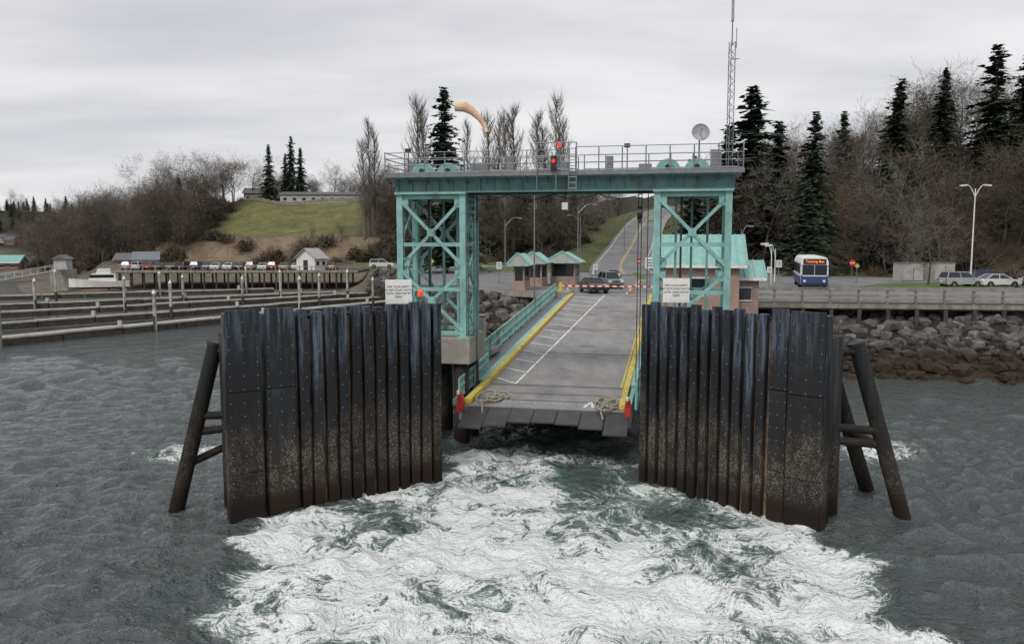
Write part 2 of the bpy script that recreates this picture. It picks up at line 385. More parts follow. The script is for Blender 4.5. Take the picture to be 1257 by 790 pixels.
def strip(mb,a,b,w,dz,mt):
    (s0,t0),(s1,t1)=a,b;d=Vector((s1-s0,t1-t0)).normalized();n=Vector((-d.y,d.x))*w/2
    pts=[(s0-n.x,t0-n.y),(s0+n.x,t0+n.y),(s1+n.x,t1+n.y),(s1-n.x,t1-n.y)]
    mb.face([Dk(s,t,zr(t)+dz) for s,t in pts][::-1],mt)
def wl(t): return -2.55+(t-6)*1.5/35
for k in range(14):
    t0=6.5+k*2.5;strip(mb,(wl(t0),t0),(wl(t0+2.3),t0+2.3),.13,.006,M_mark)
    strip(mb,(SL+.38,t0+1.15),(wl(t0)-.06,t0+.1),.13,.010,M_mark)
strip(mb,(SR-.45,6.3),(SR-.45,40.8),.10,.006,M_yel)
strip(mb,(SL+.1,6.35),(SR-.1,6.35),.10,.012,M_steelD)
for tt in(14.5,23,31.5): strip(mb,(SL+.34,tt),(SR-.32,tt),.06,.014,M_steelD)
strip(mb,(1.5,2.5),(1.72,3.5),.14,-.012,M_mark);strip(mb,(1.94,2.5),(1.72,3.5),.14,-.008,M_mark)
mb.obj('painted_markings',ramp)
mb=MB()
for s in (SL-.15,SR+.15):
    slab(mb,s-.12,s+.12,6.5,40.5,-1.15,.1,M_teal);slab(mb,s-.22,s+.22,6.5,40.5,-1.2,-1.14,M_teal);slab(mb,s-.22,s+.22,6.5,40.5,.1,.15,M_teal)
    slab(mb,s-.1,s+.1,2.2,6.4,-.75,.02,M_teal)
for k in range(14): slab(mb,SL+.02,SR-.02,6.8+k*2.5,7.0+k*2.5,-.9,-.36,M_steelD)
mb.obj('side_girders',ramp)
mb=MB()
slab(mb,SL-1.35,SL-.38,9,40.5,-.2,-.08,M_galv)
def rail(mb,s,t0,t1,step,mt,hh=1.15):
    k=int((t1-t0)/step)
    for i in range(k+1):
        t=t0+(t1-t0)*i/k;mb.beam(Dk(s,t,zr(t)-.15),Dk(s,t,zr(t)+hh),.09,.09,mt)
        if i<k:
            tn=t0+(t1-t0)*(i+1)/k
            for j in range(1,9):
                tj=t+(tn-t)*j/9;mb.beam(Dk(s,tj,zr(tj)+.12),Dk(s,tj,zr(tj)+hh-.08),.025,.025,mt)
    for dz in(.1,.6,hh):
        mb.beam(Dk(s,t0,zr(t0)+dz),Dk(s,t1,zr(t1)+dz),.07,.09,mt)
rail(mb,SL-1.35,9,40.5,1.9,M_teal);rail(mb,SL-.45,3,9,1.5,M_teal,1.0);rail(mb,SR+.45,3,40,1.9,M_teal,1.0)
mb.obj('railings',ramp)
mb=MB()
for s,o in((SL-.75,-1),(SR+.85,1)):
    mb.beam(Dk(s,4.6,zr(5)-1.2),Dk(s,4.6,zr(5)+1.1),.22,.22,M_teal);mb.beam(Dk(s,6.2,zr(5)-1.2),Dk(s,6.2,zr(5)+.9),.18,.18,M_teal)
    mb.beam(Dk(s,3.2,zr(3)-.2),Dk(s,9.5,zr(9)-.1),.2,.3,M_tealD);mb.beam(Dk(s,4.6,zr(5)-1.1),Dk(s,8.5,zr(8)-.1),.12,.16,M_teal)
    mb.cyl(Dk(s,3.6,zr(3)-.1),Dk(s,5.6,zr(5)-1.0),.1,.1,10,M_galv);mb.cyl(Dk(s-.2,4.6,zr(5)+.9),Dk(s+.2,4.6,zr(5)+.9),.22,.22,14,M_steelD)
    mb.box(Dk(s,7.4,zr(7)+.25),(.45,.8,.6),M_tealD,RD)
mb.obj('lifting_hangers',ramp,bevel=.01)
mb=MB()
for s in(SL-.1,SR+.15):
    mb.prism([(-.14,-.3),(.14,-.3),(.17,.25),(.06,.62),(-.08,.62),(-.15,.2)],lambda x,y,z,s=s:Dk(s+x,1.9+y,zr(2)+z),-.2,.2,M_red)
    mb.cyl(Dk(s,1.5,zr(2)+.80),Dk(s,1.5,zr(2)+.6),.07,.07,8,M_white)
mb.obj('red_lifting_lugs',ramp,bevel=.03)
def rope(s0,t0,seed):
    random.seed(seed);mb=MB();pts=[]
    for i in range(110):
        a=i*.29;r=.55+.28*math.sin(i*.17+seed)+random.uniform(-.02,.02)
        s=s0+r*.6*math.cos(a)+.28*math.sin(i*.05+seed);t=t0+r*1.25*math.sin(a)*(1+.25*math.sin(i*.11))
        pts.append(Dk(s,t,zr(t)+.05+.0012*i))
    pts.append(Dk(s0-.3,t0-1.1,zr(t0)-.02));pts.append(Dk(s0-.1,t0-1.9,zr(0)-.1))
    mb.tube(pts,.04,6,M_rope);return mb.obj('rope_coil',smooth=True)
rope(-3.0,3.4,1);rope(2.6,3.1,5)
mb=MB()
mb.box(Dk(-.4,42.3,2.0),(13,2.6,5.2),M_conc,RD)
mb.box(Dk(-5.4,41.6,2.8),(2.5,3,5.0),M_conc,RD)
mb.obj('concrete_abutment',bevel=.05)

# ------------------------------------------------------------------ gantry
g=empty('ferry_ramp_gantry');T0=5.3
def tower(sc_,name):
    mb=MB();s0,s1=sc_-1.6,sc_+1.6;ta,tb=T0-1.2,T0+1.2;zb,zt=5.25,12.25
    for s in(s0,s1):
        for tt in(ta,tb):
            mb.box(Dk(s,tt,(zb+zt)/2),(.05,.24,zt-zb),M_teal,RD)
            mb.box(Dk(s,tt-.14,(zb+zt)/2),(.3,.04,zt-zb),M_teal,RD);mb.box(Dk(s,tt+.14,(zb+zt)/2),(.3,.04,zt-zb),M_teal,RD)
            mb.box(Dk(s,tt,zb+.03),(.55,.55,.06),M_teal,RD)
    lv=[5.45,7.6,9.8,12.1]
    for k,z in enumerate(lv):
        for tt in(ta,tb): mb.beam(Dk(s0,tt,z),Dk(s1,tt,z),.14,.18,M_teal)
        for s in(s0,s1): mb.beam(Dk(s,ta,z),Dk(s,tb,z),.14,.18,M_teal)
    for a,b_ in ((5.45,8.65),(8.65,12.1)):
        for tt in(ta-.02,tb):
            mb.beam(Dk(s0,tt,a+.1),Dk(s1,tt,b_-.1),.09,.15,M_teal);mb.beam(Dk(s1,tt-.11,a+.1),Dk(s0,tt-.11,b_-.1),.09,.15,M_teal)
            mb.box(Dk(sc_,tt-.05,(a+b_)/2),(.36,.26,.36),M_teal,RD)
            for s,zz,sg in((s0,a,1),(s1,a,1),(s0,b_,-1),(s1,b_,-1)):
                mb.box(Dk(s+(.25 if s==s0 else -.25),tt-.03,zz+sg*.3),(.36,.03,.42),M_teal,RD)
    for a,b_ in zip(lv[:-1],lv[1:]):
        for s in(s0,s1):
            mb.beam(Dk(s,ta,a+.1),Dk(s,tb,b_-.1),.08,.12,M_teal);mb.beam(Dk(s-.1,tb,a+.1),Dk(s-.1,ta,b_-.1),.08,.12,M_teal)
    for o_ in (-.75,0,.75): mb.beam(Dk(sc_+o_,tb-.3,zb),Dk(sc_+o_,tb-.3,zt),.12,.12,M_teal if o_ else M_tealD)
    mb.beam(Dk(sc_-.5,T0,zb),Dk(sc_-.5,T0,zt),.10,.10,M_steelD)
    mb.obj(name,g)
    mb=MB();mb.box(Dk(sc_,T0,4.6),(4.0,3.2,1.3),M_conc,RD)
    mb.obj('concrete_pier_cap',g,bevel=.05)
    mb=MB()
    for s in(-1.4,0,1.4):
        for tt in(-1,1): mb.cyl(Dk(sc_+s,T0+tt,-3),Dk(sc_+s,T0+tt,3.95),.4,.4,14,M_pile)
    mb.obj('support_piles',g,smooth=True)
tower(-6.25,'tower_frame');tower(6.25,'tower_frame_opposite')
mb=MB()
for tt in(T0-1.2,T0+1.2):
    mb.box(Dk(0,tt,12.67),(16.2,.05,.62),M_tealD,RD)
    mb.box(Dk(0,tt,12.33),(16.2,.34,.07),M_tealD,RD);mb.box(Dk(0,tt,13.01),(16.2,.34,.07),M_teal,RD)
    for i in range(24): mb.box(Dk(-7.9+i*.687,tt-.09,12.67),(.035,.12,.6),M_tealD,RD)
for i in range(9): mb.beam(Dk(-7.6+i*1.9,T0-1.2,12.7),Dk(-7.6+i*1.9,T0+1.2,12.7),.12,.4,M_tealD)
for sgn in(-1,1): mb.box(Dk(sgn*6.25,T0-1.24,12.28),(3.6,.5,.1),M_teal,RD)
mb.obj('cross_beam',g)
mb=MB();mb.box(Dk(0,T0,13.10),(16.9,3.6,.09),M_galv,RD)
for tt in(T0-1.8,T0+1.8): mb.box(Dk(0,tt,13.12),(16.94,.05,.2),M_galv,RD)
for i in range(18): mb.beam(Dk(-8.3+i*.98,T0-1.2,12.75),Dk(-8.3+i*.98,T0-1.78,13.03),.05,.05,M_galv)
mb.obj('walkway_grating',g)
mb=MB()
for tt in(T0-1.78,T0+1.78):
    for a,b_,h0 in((-8.4,.6,1.1),(.9,8.4,1.2)):
        k=max(2,int((b_-a)/1.0))
        for i in range(k+1):
            s=a+(b_-a)*i/k;mb.cyl(Dk(s,tt,13.1),Dk(s,tt,13.1+h0),.03,.03,6,M_galv)
        for dz in(.15,.5,.82,h0): mb.cyl(Dk(a,tt,13.1+dz),Dk(b_,tt,13.1+dz),.022,.022,6,M_galv)
for s in(-8.42,8.42):
    for dz in(.5,.82,1.12): mb.cyl(Dk(s,T0-1.78,13.1+dz),Dk(s,T0+1.78,13.1+dz),.025,.025,6,M_galv)
for s in(-.9,.0,.6,.95): mb.cyl(Dk(s,T0-1.9,12.3),Dk(s,T0-1.9,14.5),.03,.03,6,M_galv)
for z in(14.5,13.9,13.3): mb.cyl(Dk(-.9,T0-1.9,z),Dk(.95,T0-1.9,z),.025,.025,6,M_galv)
for i in range(8): mb.cyl(Dk(.6,T0-1.9,12.4+i*.26),Dk(.95,T0-1.9,12.4+i*.26),.02,.02,6,M_galv)
mb.obj('guard_rails',g)
mb=MB()
for s in(-6.7,-5.4,5.1,6.4):
    pr=[(.58*math.cos(a),.58*math.sin(a)) for a in np.linspace(0,math.pi,13)]
    mb.prism(pr,lambda x,y,z,s=s:Dk(s+x,T0-1.0+y,13.16+z),-.25,.25,M_teal)
    mb.cyl(Dk(s,T0-1.35,13.35),Dk(s,T0-.65,13.35),.13,.13,10,M_steelD)
for s,w,h in((-4.2,.9,.7),(4.0,.6,.5),(-.2,.9,.7),(-2.6,.35,1.0),(2.3,.3,.9),(7.3,.5,1.1),(-7.6,.4,.8)): mb.box(Dk(s,T0+.4,13.15+h/2),(w,.5,h),M_galv,RD)
for s in(-8.1,3.1): mb.cyl(Dk(s,T0+.9,13.1),Dk(s,T0+.9,14.6),.025,.025,6,M_steelD);mb.box(Dk(s,T0+.8,14.6),(.28,.2,.18),M_steelD,RD)
mb.obj('sheave_housings',g)
mb=MB()
for s in(-4.3,-4.15,3.75,3.9,4.2): mb.cyl(Dk(s,T0-.4,12.4),Dk(s,T0-.6,zr(5)+.2),.022,.022,5,M_steelD)
for s in(-4.22,3.82):
    mb.cyl(Dk(s-.12,T0-.5,11.3),Dk(s+.12,T0-.5,11.3),.28,.28,12,M_steelD);mb.beam(Dk(s,T0-.5,11.6),Dk(s,T0-.5,10.8),.2,.12,M_steelD)
mb.tube([Dk(-4.6+8.6*i/20,T0-.9,12.2-.25*math.sin(math.pi*(i%5)/5)) for i in range(21)],.02,5,M_black)
mb.cyl(Dk(.3,T0-.9,12.3),Dk(.3,T0-.9,11.8),.04,.04,6,M_steelD);mb.prism([(-.14,-.14),(.14,-.14),(.14,.2),(-.14,.2)],lambda x,y,z:Dk(.3+x,T0-.9+y,11.6+z),-.12,.12,M_white)
mb.obj('lifting_cables',g)
mb=MB()
for s in(-4.45,-4.1): mb.cyl(Dk(s,T0-1.0,5.3),Dk(s,T0-1.0,13.9),.03,.03,6,M_tealD)
for i in range(28): mb.cyl(Dk(-4.45,T0-1.0,5.4+i*.3),Dk(-4.1,T0-1.0,5.4+i*.3),.018,.018,5,M_tealD)
mb.obj('ladder',g)
def emis(name,c,s):
    m=bpy.data.materials.new(name);t,p=nt(m);p.inputs['Base Color'].default_value=(*c,1);p.inputs['Emission Color'].default_value=(*c,1);p.inputs['Emission Strength'].default_value=s;return m
M_lampR=emis('red_lamp_lens',(.9,.04,.02),.7);M_lampO=emis('orange_display',(1,.25,.03),1.2)
mb=MB()
mb.cyl(Dk(.15,T0-1.85,13.1),Dk(.15,T0-1.85,14.3),.04,.04,6,M_galv);mb.cyl(Dk(.15,T0-1.85,14.3),Dk(.15,T0-1.85,14.5),.09,.08,10,M_lampR);mb.cyl(Dk(.15,T0-1.85,14.5),Dk(.15,T0-1.85,14.56),.06,.03,8,M_steelD)
mb.box(Dk(-.1,T0-1.9,13.55),(.28,.22,.7),M_steelD,RD);mb.cyl(Dk(-.1,T0-2.02,13.65),Dk(-.1,T0-2.06,13.65),.085,.085,10,M_lampR);mb.cyl(Dk(-.1,T0-2.02,13.35),Dk(-.1,T0-2.06,13.35),.085,.085,10,M_black)
mb.obj('signal_lamp')
mb=MB();bs,bt=7.9,T0+.4;r=.17
cor=[(r*math.cos(a),r*math.sin(a)) for a in(0.3,2.4,4.5)]
for i,(u,w) in enumerate(cor):
    mb.cyl(Dk(bs+u,bt+w,13.15),Dk(bs+u,bt+w,19.2),.02,.02,5,M_galv)
    u2,w2=cor[(i+1)%3]
    for k in range(20):
        z=13.2+k*.3;a=(u,w,z);b_=(u2,w2,z+.3)
        if k%2:a,b_=(u2,w2,z),(u,w,z+.3)
        mb.cyl(Dk(bs+a[0],bt+a[1],a[2]),Dk(bs+b_[0],bt+b_[1],b_[2]),.012,.012,4,M_galv)
mb.cyl(Dk(bs,bt,19.0),Dk(bs,bt,20.2),.03,.03,6,M_galv);mb.cyl(Dk(bs,bt,20.1),Dk(bs,bt,21.1),.07,.06,8,M_dish)
mb.cyl(Dk(bs,bt,18.4),Dk(bs+.35,bt,18.4),.02,.02,5,M_galv);mb.cyl(Dk(bs+.2,bt,18.9),Dk(bs+.2,bt,19.8),.02,.02,5,M_galv)
mb.obj('radio_mast')
mb=MB();c0=Dk(6.55,T0-.2,15.0);nrm=Vector((-.05,-1,.25)).normalized();u=nrm.cross(Vector((0,0,1))).normalized();w=u.cross(nrm)
prev=None
for k in range(6):
    r=.42*k/5;dep=.16*(k/5)**2
    ring=[c0+u*(r*math.cos(a))+w*(r*math.sin(a))+nrm*(dep-.1) for a in np.linspace(0,2*math.pi,24,endpoint=False)]
    if prev and k>0:
        for i in range(24):
            j=(i+1)%24;mb.face([prev[i],prev[j],ring[j],ring[i]],M_dish)
    prev=ring
mb.cyl(c0-nrm*.12,c0-nrm*.3,.07,.07,8,M_galv);mb.cyl(c0-nrm*.28,Vector((c0.x,c0.y+.28,13.15)),.04,.04,8,M_galv)
mb.cyl(c0,c0+nrm*.5,.015,.015,5,M_galv);mb.cyl(c0+nrm*.45,c0+nrm*.58,.05,.05,8,M_dish)
mb.obj('satellite_dish')
mb=MB();ws=-4.1
mb.cyl(Dk(ws,T0+1.5,13.1),Dk(ws,T0+1.5,15.7),.035,.03,6,M_galv)
path=[(0,15.6,.08),(-.15,15.9,.11),(-.4,16.25,.15),(-.75,16.58,.20),(-1.15,16.82,.26),(-1.6,16.9,.30)]
prev=None
for i,(ds,z,r) in enumerate(path):
    if i<len(path)-1: dd=Vector((path[i+1][0]-ds,path[i+1][1]-z)).normalized()
    pv=[Dk(ws+ds-dd.y*r*math.cos(a),T0+1.5+r*math.sin(a),z+dd.x*r*math.cos(a)) for a in np.linspace(0,2*math.pi,14,endpoint=False)]
    if prev:
        for k in range(14): mb.face([prev[k],prev[(k+1)%14],pv[(k+1)%14],pv[k]],M_sock)
    prev=pv
mb.cyl(Dk(ws,T0+1.5,15.5),Dk(ws-.1,T0+1.5,15.7),.10,.10,10,M_sock,False)
mb.obj('windsock',smooth=True)
mb=MB()
mb.box(Dk(-6.5,14,3.3),(2.6,2.0,.3),M_conc,RD)
mb.cyl(Dk(-6.5,14,-2),Dk(-6.5,14,3.2),.4,.4,12,M_pile)
mb.box(Dk(-6.4,14,4.4),(.9,.7,1.9),M_conc,RD);mb.box(Dk(-6.4,13.63,4.45),(.8,.03,1.7),M_galv,RD);mb.box(Dk(-6.4,14,5.42),(1.05,.85,.08),M_galv,RD)
for s in(-7.6,-5.4): mb.cyl(Dk(s,13.2,3.4),Dk(s,13.2,4.5),.03,.03,6,M_galv)
mb.cyl(Dk(-7.6,13.2,4.5),Dk(-5.4,13.2,4.5),.03,.03,6,M_galv)
mb.obj('control_cabinet',bevel=.02)

# ------------------------------------------------------------------ wingwalls
def wingwall(name,inner,mid,outer,n,split,seed):
    root=empty(name);random.seed(seed)
    P0=Vector((*inner,0));P1=Vector((*mid,0));P2=Vector((*outer,0));d=(P1-P0);L=d.length;d.normalize()
    nr=Vector((-d.y,d.x,0))
    if nr.dot(Vector((0,-1,0)))<0:nr=-nr
    rot=Matrix((d,nr,(0,0,1))).transposed()
    mb=MB();mb2=MB();pitch=L/n
    for i in range(n):
        c=P0+d*(pitch*(i+.5));top=7.45+random.uniform(-.09,.09);wd=pitch*random.uniform(.64,.72);off=random.uniform(-.03,.03)
        bot=-1.5
        tl=random.uniform(-.02,.02);hx,hy=wd/2,.13
        lo=[c+d*(sx*hx+tl*2)+nr*(off+sy*hy)+Vector((0,0,bot)) for sx,sy in((-1,-1),(1,-1),(1,1),(-1,1))]
        hi=[c+d*(sx*hx-tl)+nr*(off+sy*hy)+Vector((0,0,top)) for sx,sy in((-1,-1),(1,-1),(1,1),(-1,1))]
        mb.hexa(lo+hi,M_fend)
        for k in range(15):
            if random.random()<.12: continue
            z=.9+k*.45
            sx=-.22 if k%2 else .22
            q=c+nr*(off+.13)+d*(sx*wd)+Vector((0,0,z+random.uniform(-.03,.03)));mb2.cyl(q,q+nr*.015,.028,.024,6,M_bolt)
    mb.obj('fender_timbers',root,bevel=.025);
    mb=MB()
    for z in(.9,2.6,4.3,6.0,7.0): mb.box((P0+P1)/2-nr*.39+Vector((0,0,z)),(L,.3,.42),M_pile,rot)
    for i in range(n*2):
        c=P0+d*(L*(i+.5)/(n*2));mb.box(c-nr*.19+Vector((0,0,2.85+random.uniform(-.05,.05))),(L/(n*2)-.02,.08,8.5),M_rust,rot)
    for i in range(7):
        c=P0+d*(L*(i+.5)/7)-nr*.88;mb.cyl(c+Vector((0,0,-3)),c+Vector((0,0,6.9)),.3,.3,12,M_pile)
    mb.obj('backing_walers',root)
    d2=(P2-P1).normalized();nr2=Vector((-d2.y,d2.x,0))
    if nr2.dot(Vector((0,-1,0)))<0:nr2=-nr2
    rot2=Matrix((d2,nr2,(0,0,1))).transposed();L2=(P2-P1).length
    mb=MB();a0=0
    for i,fr in enumerate((split,1-split)):
        wl_=L2*fr;c=P1+d2*(a0+wl_/2)+nr2*(.14 if i else (-.02 if split>.45 else -.22));a0+=wl_;top=7.46 if i else 7.38;w2=wl_-.14
        mb.box(c+Vector((0,0,(top-1.5)/2)),(w2,.44,top+1.5),M_fend,rot2)
        for pz in range(3):
            z0=-1.2+pz*2.95;mb.box(c+nr2*.24+Vector((0,0,z0+1.42)),(w2*.93,.06,2.92),M_fend,rot2)
        for k in range(14):
            z=.9+k*.48
            for sx in(-.38,0,.38):
                q=c+nr2*.27+d2*(sx*w2)+Vector((0,0,z));mb2.cyl(q,q+nr2*.013,.026,.022,6,M_bolt)
    mb.obj('end_panels',root,bevel=.02)
    mb2.obj('bolts',root)
    mb=MB()
    for k in range(2):
        c=P2-nr2*(.75+.8*k)-d2*.6;mb.cyl(c+Vector((0,0,-3)),c+Vector((0,0,6.6)),.33,.33,14,M_pile)
    mb.obj('rear_piles',root,smooth=True)
    return root
rl=wingwall('wingwall',(-2.95,33.9),(-8.0,29.9),(-10.3,28.5),12,.48,3)
rr=wingwall('wingwall.001',(5.35,33.5),(9.25,29.1),(10.95,27.5),12,.36,4)
def batter(name,piles,braces,parent):
    mb=MB()
    for a,b_ in piles:
        a=Vector(a);b_=Vector(b_);bb=a+(b_-a)*1.35
        mb.cyl(a,bb,.28,.28,16,M_pile);mb.cyl(a,a+(a-b_).normalized()*.12,.31,.31,16,M_pile)
    for a,b_ in braces: mb.cyl(a,b_,.15,.15,10,M_pile)
    o=mb.obj(name,parent)
    o.modifiers.new('e','EDGE_SPLIT');o.data.polygons.foreach_set('use_smooth',[True]*len(o.data.polygons))
batter('batter_piles',[((-11.1,30.2,6.1),(-12.5,29.5,0)),((-9.9,31.2,6.0),(-11.0,32.4,0))],[((-11.1,30.15,5.9),(-9.6,29.9,5.9)),((-11.7,29.9,2.9),(-9.6,30.2,3.1)),((-11.6,29.9,3.5),(-9.6,30.2,3.5)),((-12.1,29.7,1.7),(-10.6,31,2.3))],rl)
batter('batter_piles',[((12.5,29.3,6.2),(14.25,28.9,0)),((11.9,30.9,6.1),(14.3,32.0,0))],[((12.5,29.3,6.0),(10.7,28.6,6.0)),((12.0,30.8,5.8),(12.5,29.3,6.0)),((13.3,29.1,3.1),(10.9,28.8,3.4)),((13.4,29.1,2.6),(10.9,28.9,2.9)),((13.3,31.3,2.6),(13.6,29.1,2.4))],rr)
def text_mesh(body,size,mtl,name,parent,Mx):
    cu=bpy.data.curves.new(name,'FONT');cu.body=body;cu.size=size;cu.align_x='CENTER';cu.align_y='CENTER';cu.extrude=.004;cu.space_line=1.25
    tmp=bpy.data.objects.new('tmp',cu);COL.objects.link(tmp);bpy.context.view_layer.update()
    me=bpy.data.meshes.new_from_object(tmp);bpy.data.objects.remove(tmp);me.materials.clear();me.materials.append(mtl)
    o=bpy.data.objects.new(name,me);COL.objects.link(o);o.parent=parent;o.matrix_local=Mx;return o
def safety_sign(loc,rz,name='safety_sign'):
    e=empty(name,loc);e.rotation_euler=(0,0,rz)
    mb=MB();mb.box((0,0,0),(1.06,.04,.98),M_white);mb.obj('panel',e,bevel=.01)
    mb=MB()
    for x_ in(-.4,.4): mb.box((x_,.07,-.35),(.08,.08,1.6),M_galv)
    mb.obj('posts',e)
    text_mesh('FOR YOUR SAFETY\nDO NOT START MOTOR\nUNTIL DIRECTED BY\nCREW',.108,M_letter,'lettering',e,Matrix.Translation((0,-.026,0))@Matrix.Rotation(R(90),4,'X'))
safety_sign((-4.6,33.0,7.93),R(8));safety_sign((6.6,32.7,8.0),R(-5),'safety_sign')
mb=MB();mb.cyl((-3.75,33.3,7.3),(-3.75,33.3,7.75),.04,.04,6,M_galv);mb.box((-3.75,33.3,7.85),(.22,.2,.28),M_orange);mb.cyl((-3.75,33.19,7.87),(-3.75,33.15,7.87),.07,.07,10,M_lampR);mb.obj('marker_lamp',bevel=.02)

# ------------------------------------------------------------------ pavement, road
def slabpoly(name,pts,z,th,mt,side=None,nm=None):
    mb=MB();top=[(x,y,z) for x,y in pts];mb.face(top,mt)
    n=len(pts)
    for i in range(n):
        a=pts[i];b_=pts[(i+1)%n];mb.face([(a[0],a[1],z-th),(b_[0],b_[1],z-th),(b_[0],b_[1],z),(a[0],a[1],z)],side or mt)
    return mb.obj(name)
P=[(6.2,76.2),(14.5,74.9),(16.5,68),(70,61),(140,58),(140,86),(64,98),(46,118),(30,150),(8,160),(-22,178),(-30,184),(-24,160),(-18,140),(-14,118),(-11,98),(-8,88),(-2,84)]
slabpoly('pavement',P,4.9,.5,M_asph,M_conc)
mb=MB()
def ribbon(mb,off0,off1,dz,mt,i0=0,i1=None,dash=0):
    i1=i1 or len(RC)-1
    for i in range(i0,i1):
        if dash and (i//dash)%2: continue
        a=Vector(RC[i]);b_=Vector(RC[i+1])
        pa=Vector(RC[max(0,i-1)]);d0=(b_-pa);d0.z=0;d0.normalize();n0=Vector((d0.y,-d0.x,0))
        nb=Vector(RC[min(len(RC)-1,i+2)]);d1=(nb-a);d1.z=0;d1.normalize();n1=Vector((d1.y,-d1.x,0))
        up=Vector((0,0,dz));mb.face([a+n0*off0+up,a+n0*off1+up,b_+n1*off1+up,b_+n1*off0+up],mt)
ribbon(mb,-5.0,5.0,.03,M_asph,8);ribbon(mb,-4.6,-4.48,.036,M_mark,8);ribbon(mb,4.48,4.6,.036,M_mark,8);ribbon(mb,-.2,-.1,.036,M_yel,8);ribbon(mb,.1,.2,.036,M_yel,8)
ribbon(mb,5.15,6.4,.15,M_conc,10);ribbon(mb,5.0,5.15,.155,M_conc,10);ribbon(mb,-5.15,-5.0,.15,M_conc,10)
mb.obj('hill_road')
mb=MB()
for k in range(4):
    s=-2.6+k*3.4
    for j in range(9):
        a=Dk(s,44+j*4.5,4.906);b_=Dk(s,46.4+j*4.5,4.906);n=cx*.07;mb.face([a-n,a+n,b_+n,b_-n],M_mark)
a=Dk(-4,42.8,4.91);b_=Dk(4,42.8,4.91);mb.face([a,b_,b_+ax*.35,a+ax*.35],M_mark)
for k in range(12):
    x0=34+k*2.8;mb.face([(x0,86,4.906),(x0+.12,86,4.906),(x0+.12,91,4.906),(x0,91,4.906)],M_mark)
mb.obj('lane_markings')
def island(name,pts,mt_k=M_conc,top=M_grass):
    e=slabpoly(name,pts,5.04,.14,top,mt_k)
    mb=MB();n=len(pts);c=Vector((sum(p[0] for p in pts)/n,sum(p[1] for p in pts)/n))
    for i in range(n):
        a=Vector(pts[i]);b_=Vector(pts[(i+1)%n]);ai=a+(c-a).normalized()*.2;bi=b_+(c-b_).normalized()*.2
        mb.face([(a.x,a.y,5.046),(b_.x,b_.y,5.046),(bi.x,bi.y,5.046),(ai.x,ai.y,5.046)],mt_k)
    mb.obj('kerb',e)
island('grass_verge',[(39,85.5),(49,84.5),(60,92),(50,97),(42,94),(38,89)])
island('grass_verge.001',[(3,128),(10,124),(12,146),(6,152),(-8,154),(-12,142)])
island('traffic_island',[(16.2,104),(17.2,104),(21.0,136),(19.6,136)],M_yel)
# ------------------------------------------------------------------ rip rap
M_rock=mat('riprap_rock',(.062,.06,.058),.85,0,.3,1.5,bump=.7,bscale=6,island=.6,col2=(.105,.10,.094))
t=M_rock.node_tree;p=t.nodes['Principled BSDF'];src=p.inputs['Base Color'].links[0].from_socket
tc=N(t,'ShaderNodeTexCoord');sp=N(t,'ShaderNodeSeparateXYZ');t.links.new(tc.outputs['Object'],sp.inputs[0])
wn=noise_n(t,tc.outputs['Object'],.5,3)
c=mixc(t,maprange(t,math_n(t,'ADD',sp.outputs[2],wn.outputs['Fac']),3.0,1.8),src,(.034,.021,.013));t.links.new(c,p.inputs['Base Color'])
bm=bmesh.new();bmesh.ops.create_icosphere(bm,subdivisions=2,radius=1);IV=[v.co.copy() for v in bm.verts];IF=[tuple(v.index for v in f.verts) for f in bm.faces];bm.free()
def rocks(name,n,xr,uf,seed,smin,smax):
    random.seed(seed);mb=MB();k=mb.mi(M_rock)
    for i in range(n):
        x=random.uniform(*xr);yy=np.interp(x,*YS)+random.uniform(*uf);z=hz(x,yy)
        s=random.uniform(smin,smax)*random.choice((.6,.8,1,1,1.35));b=len(mb.v);o=Vector((random.random()*99,)*3);sq=(random.uniform(.8,1.3),random.uniform(.8,1.3),random.uniform(.6,.95))
        rot=Matrix.Rotation(random.uniform(0,6.28),3,'Z')@Matrix.Rotation(random.uniform(-.6,.6),3,'X')
        for v in IV:
            r=1+.55*mnoise.noise(v*1.1+o)
            q=Vector((max(-.72,min(.72,v.x*r))*sq[0],max(-.75,min(.75,v.y*r))*sq[1],max(-.7,min(.7,v.z*r))*sq[2]))*s*.75
            q=rot@q;mb.v.append((x+q.x,yy+q.y,z+q.z+.1*s))
        mb.f.extend([tuple(b+j for j in f) for f in IF]);mb.m.extend([k]*len(IF))
    mb.obj(name)
rocks('riprap_rocks',1700,(15,75),(-.8,9.5),3,.4,.85)
rocks('riprap_rocks',700,(-26,6),(-1,9.5),8,.45,.95)
mb=MB();fx=[(17.0,66.6),(30,64.9),(45,62.9),(60,60.9),(80,58.4)]
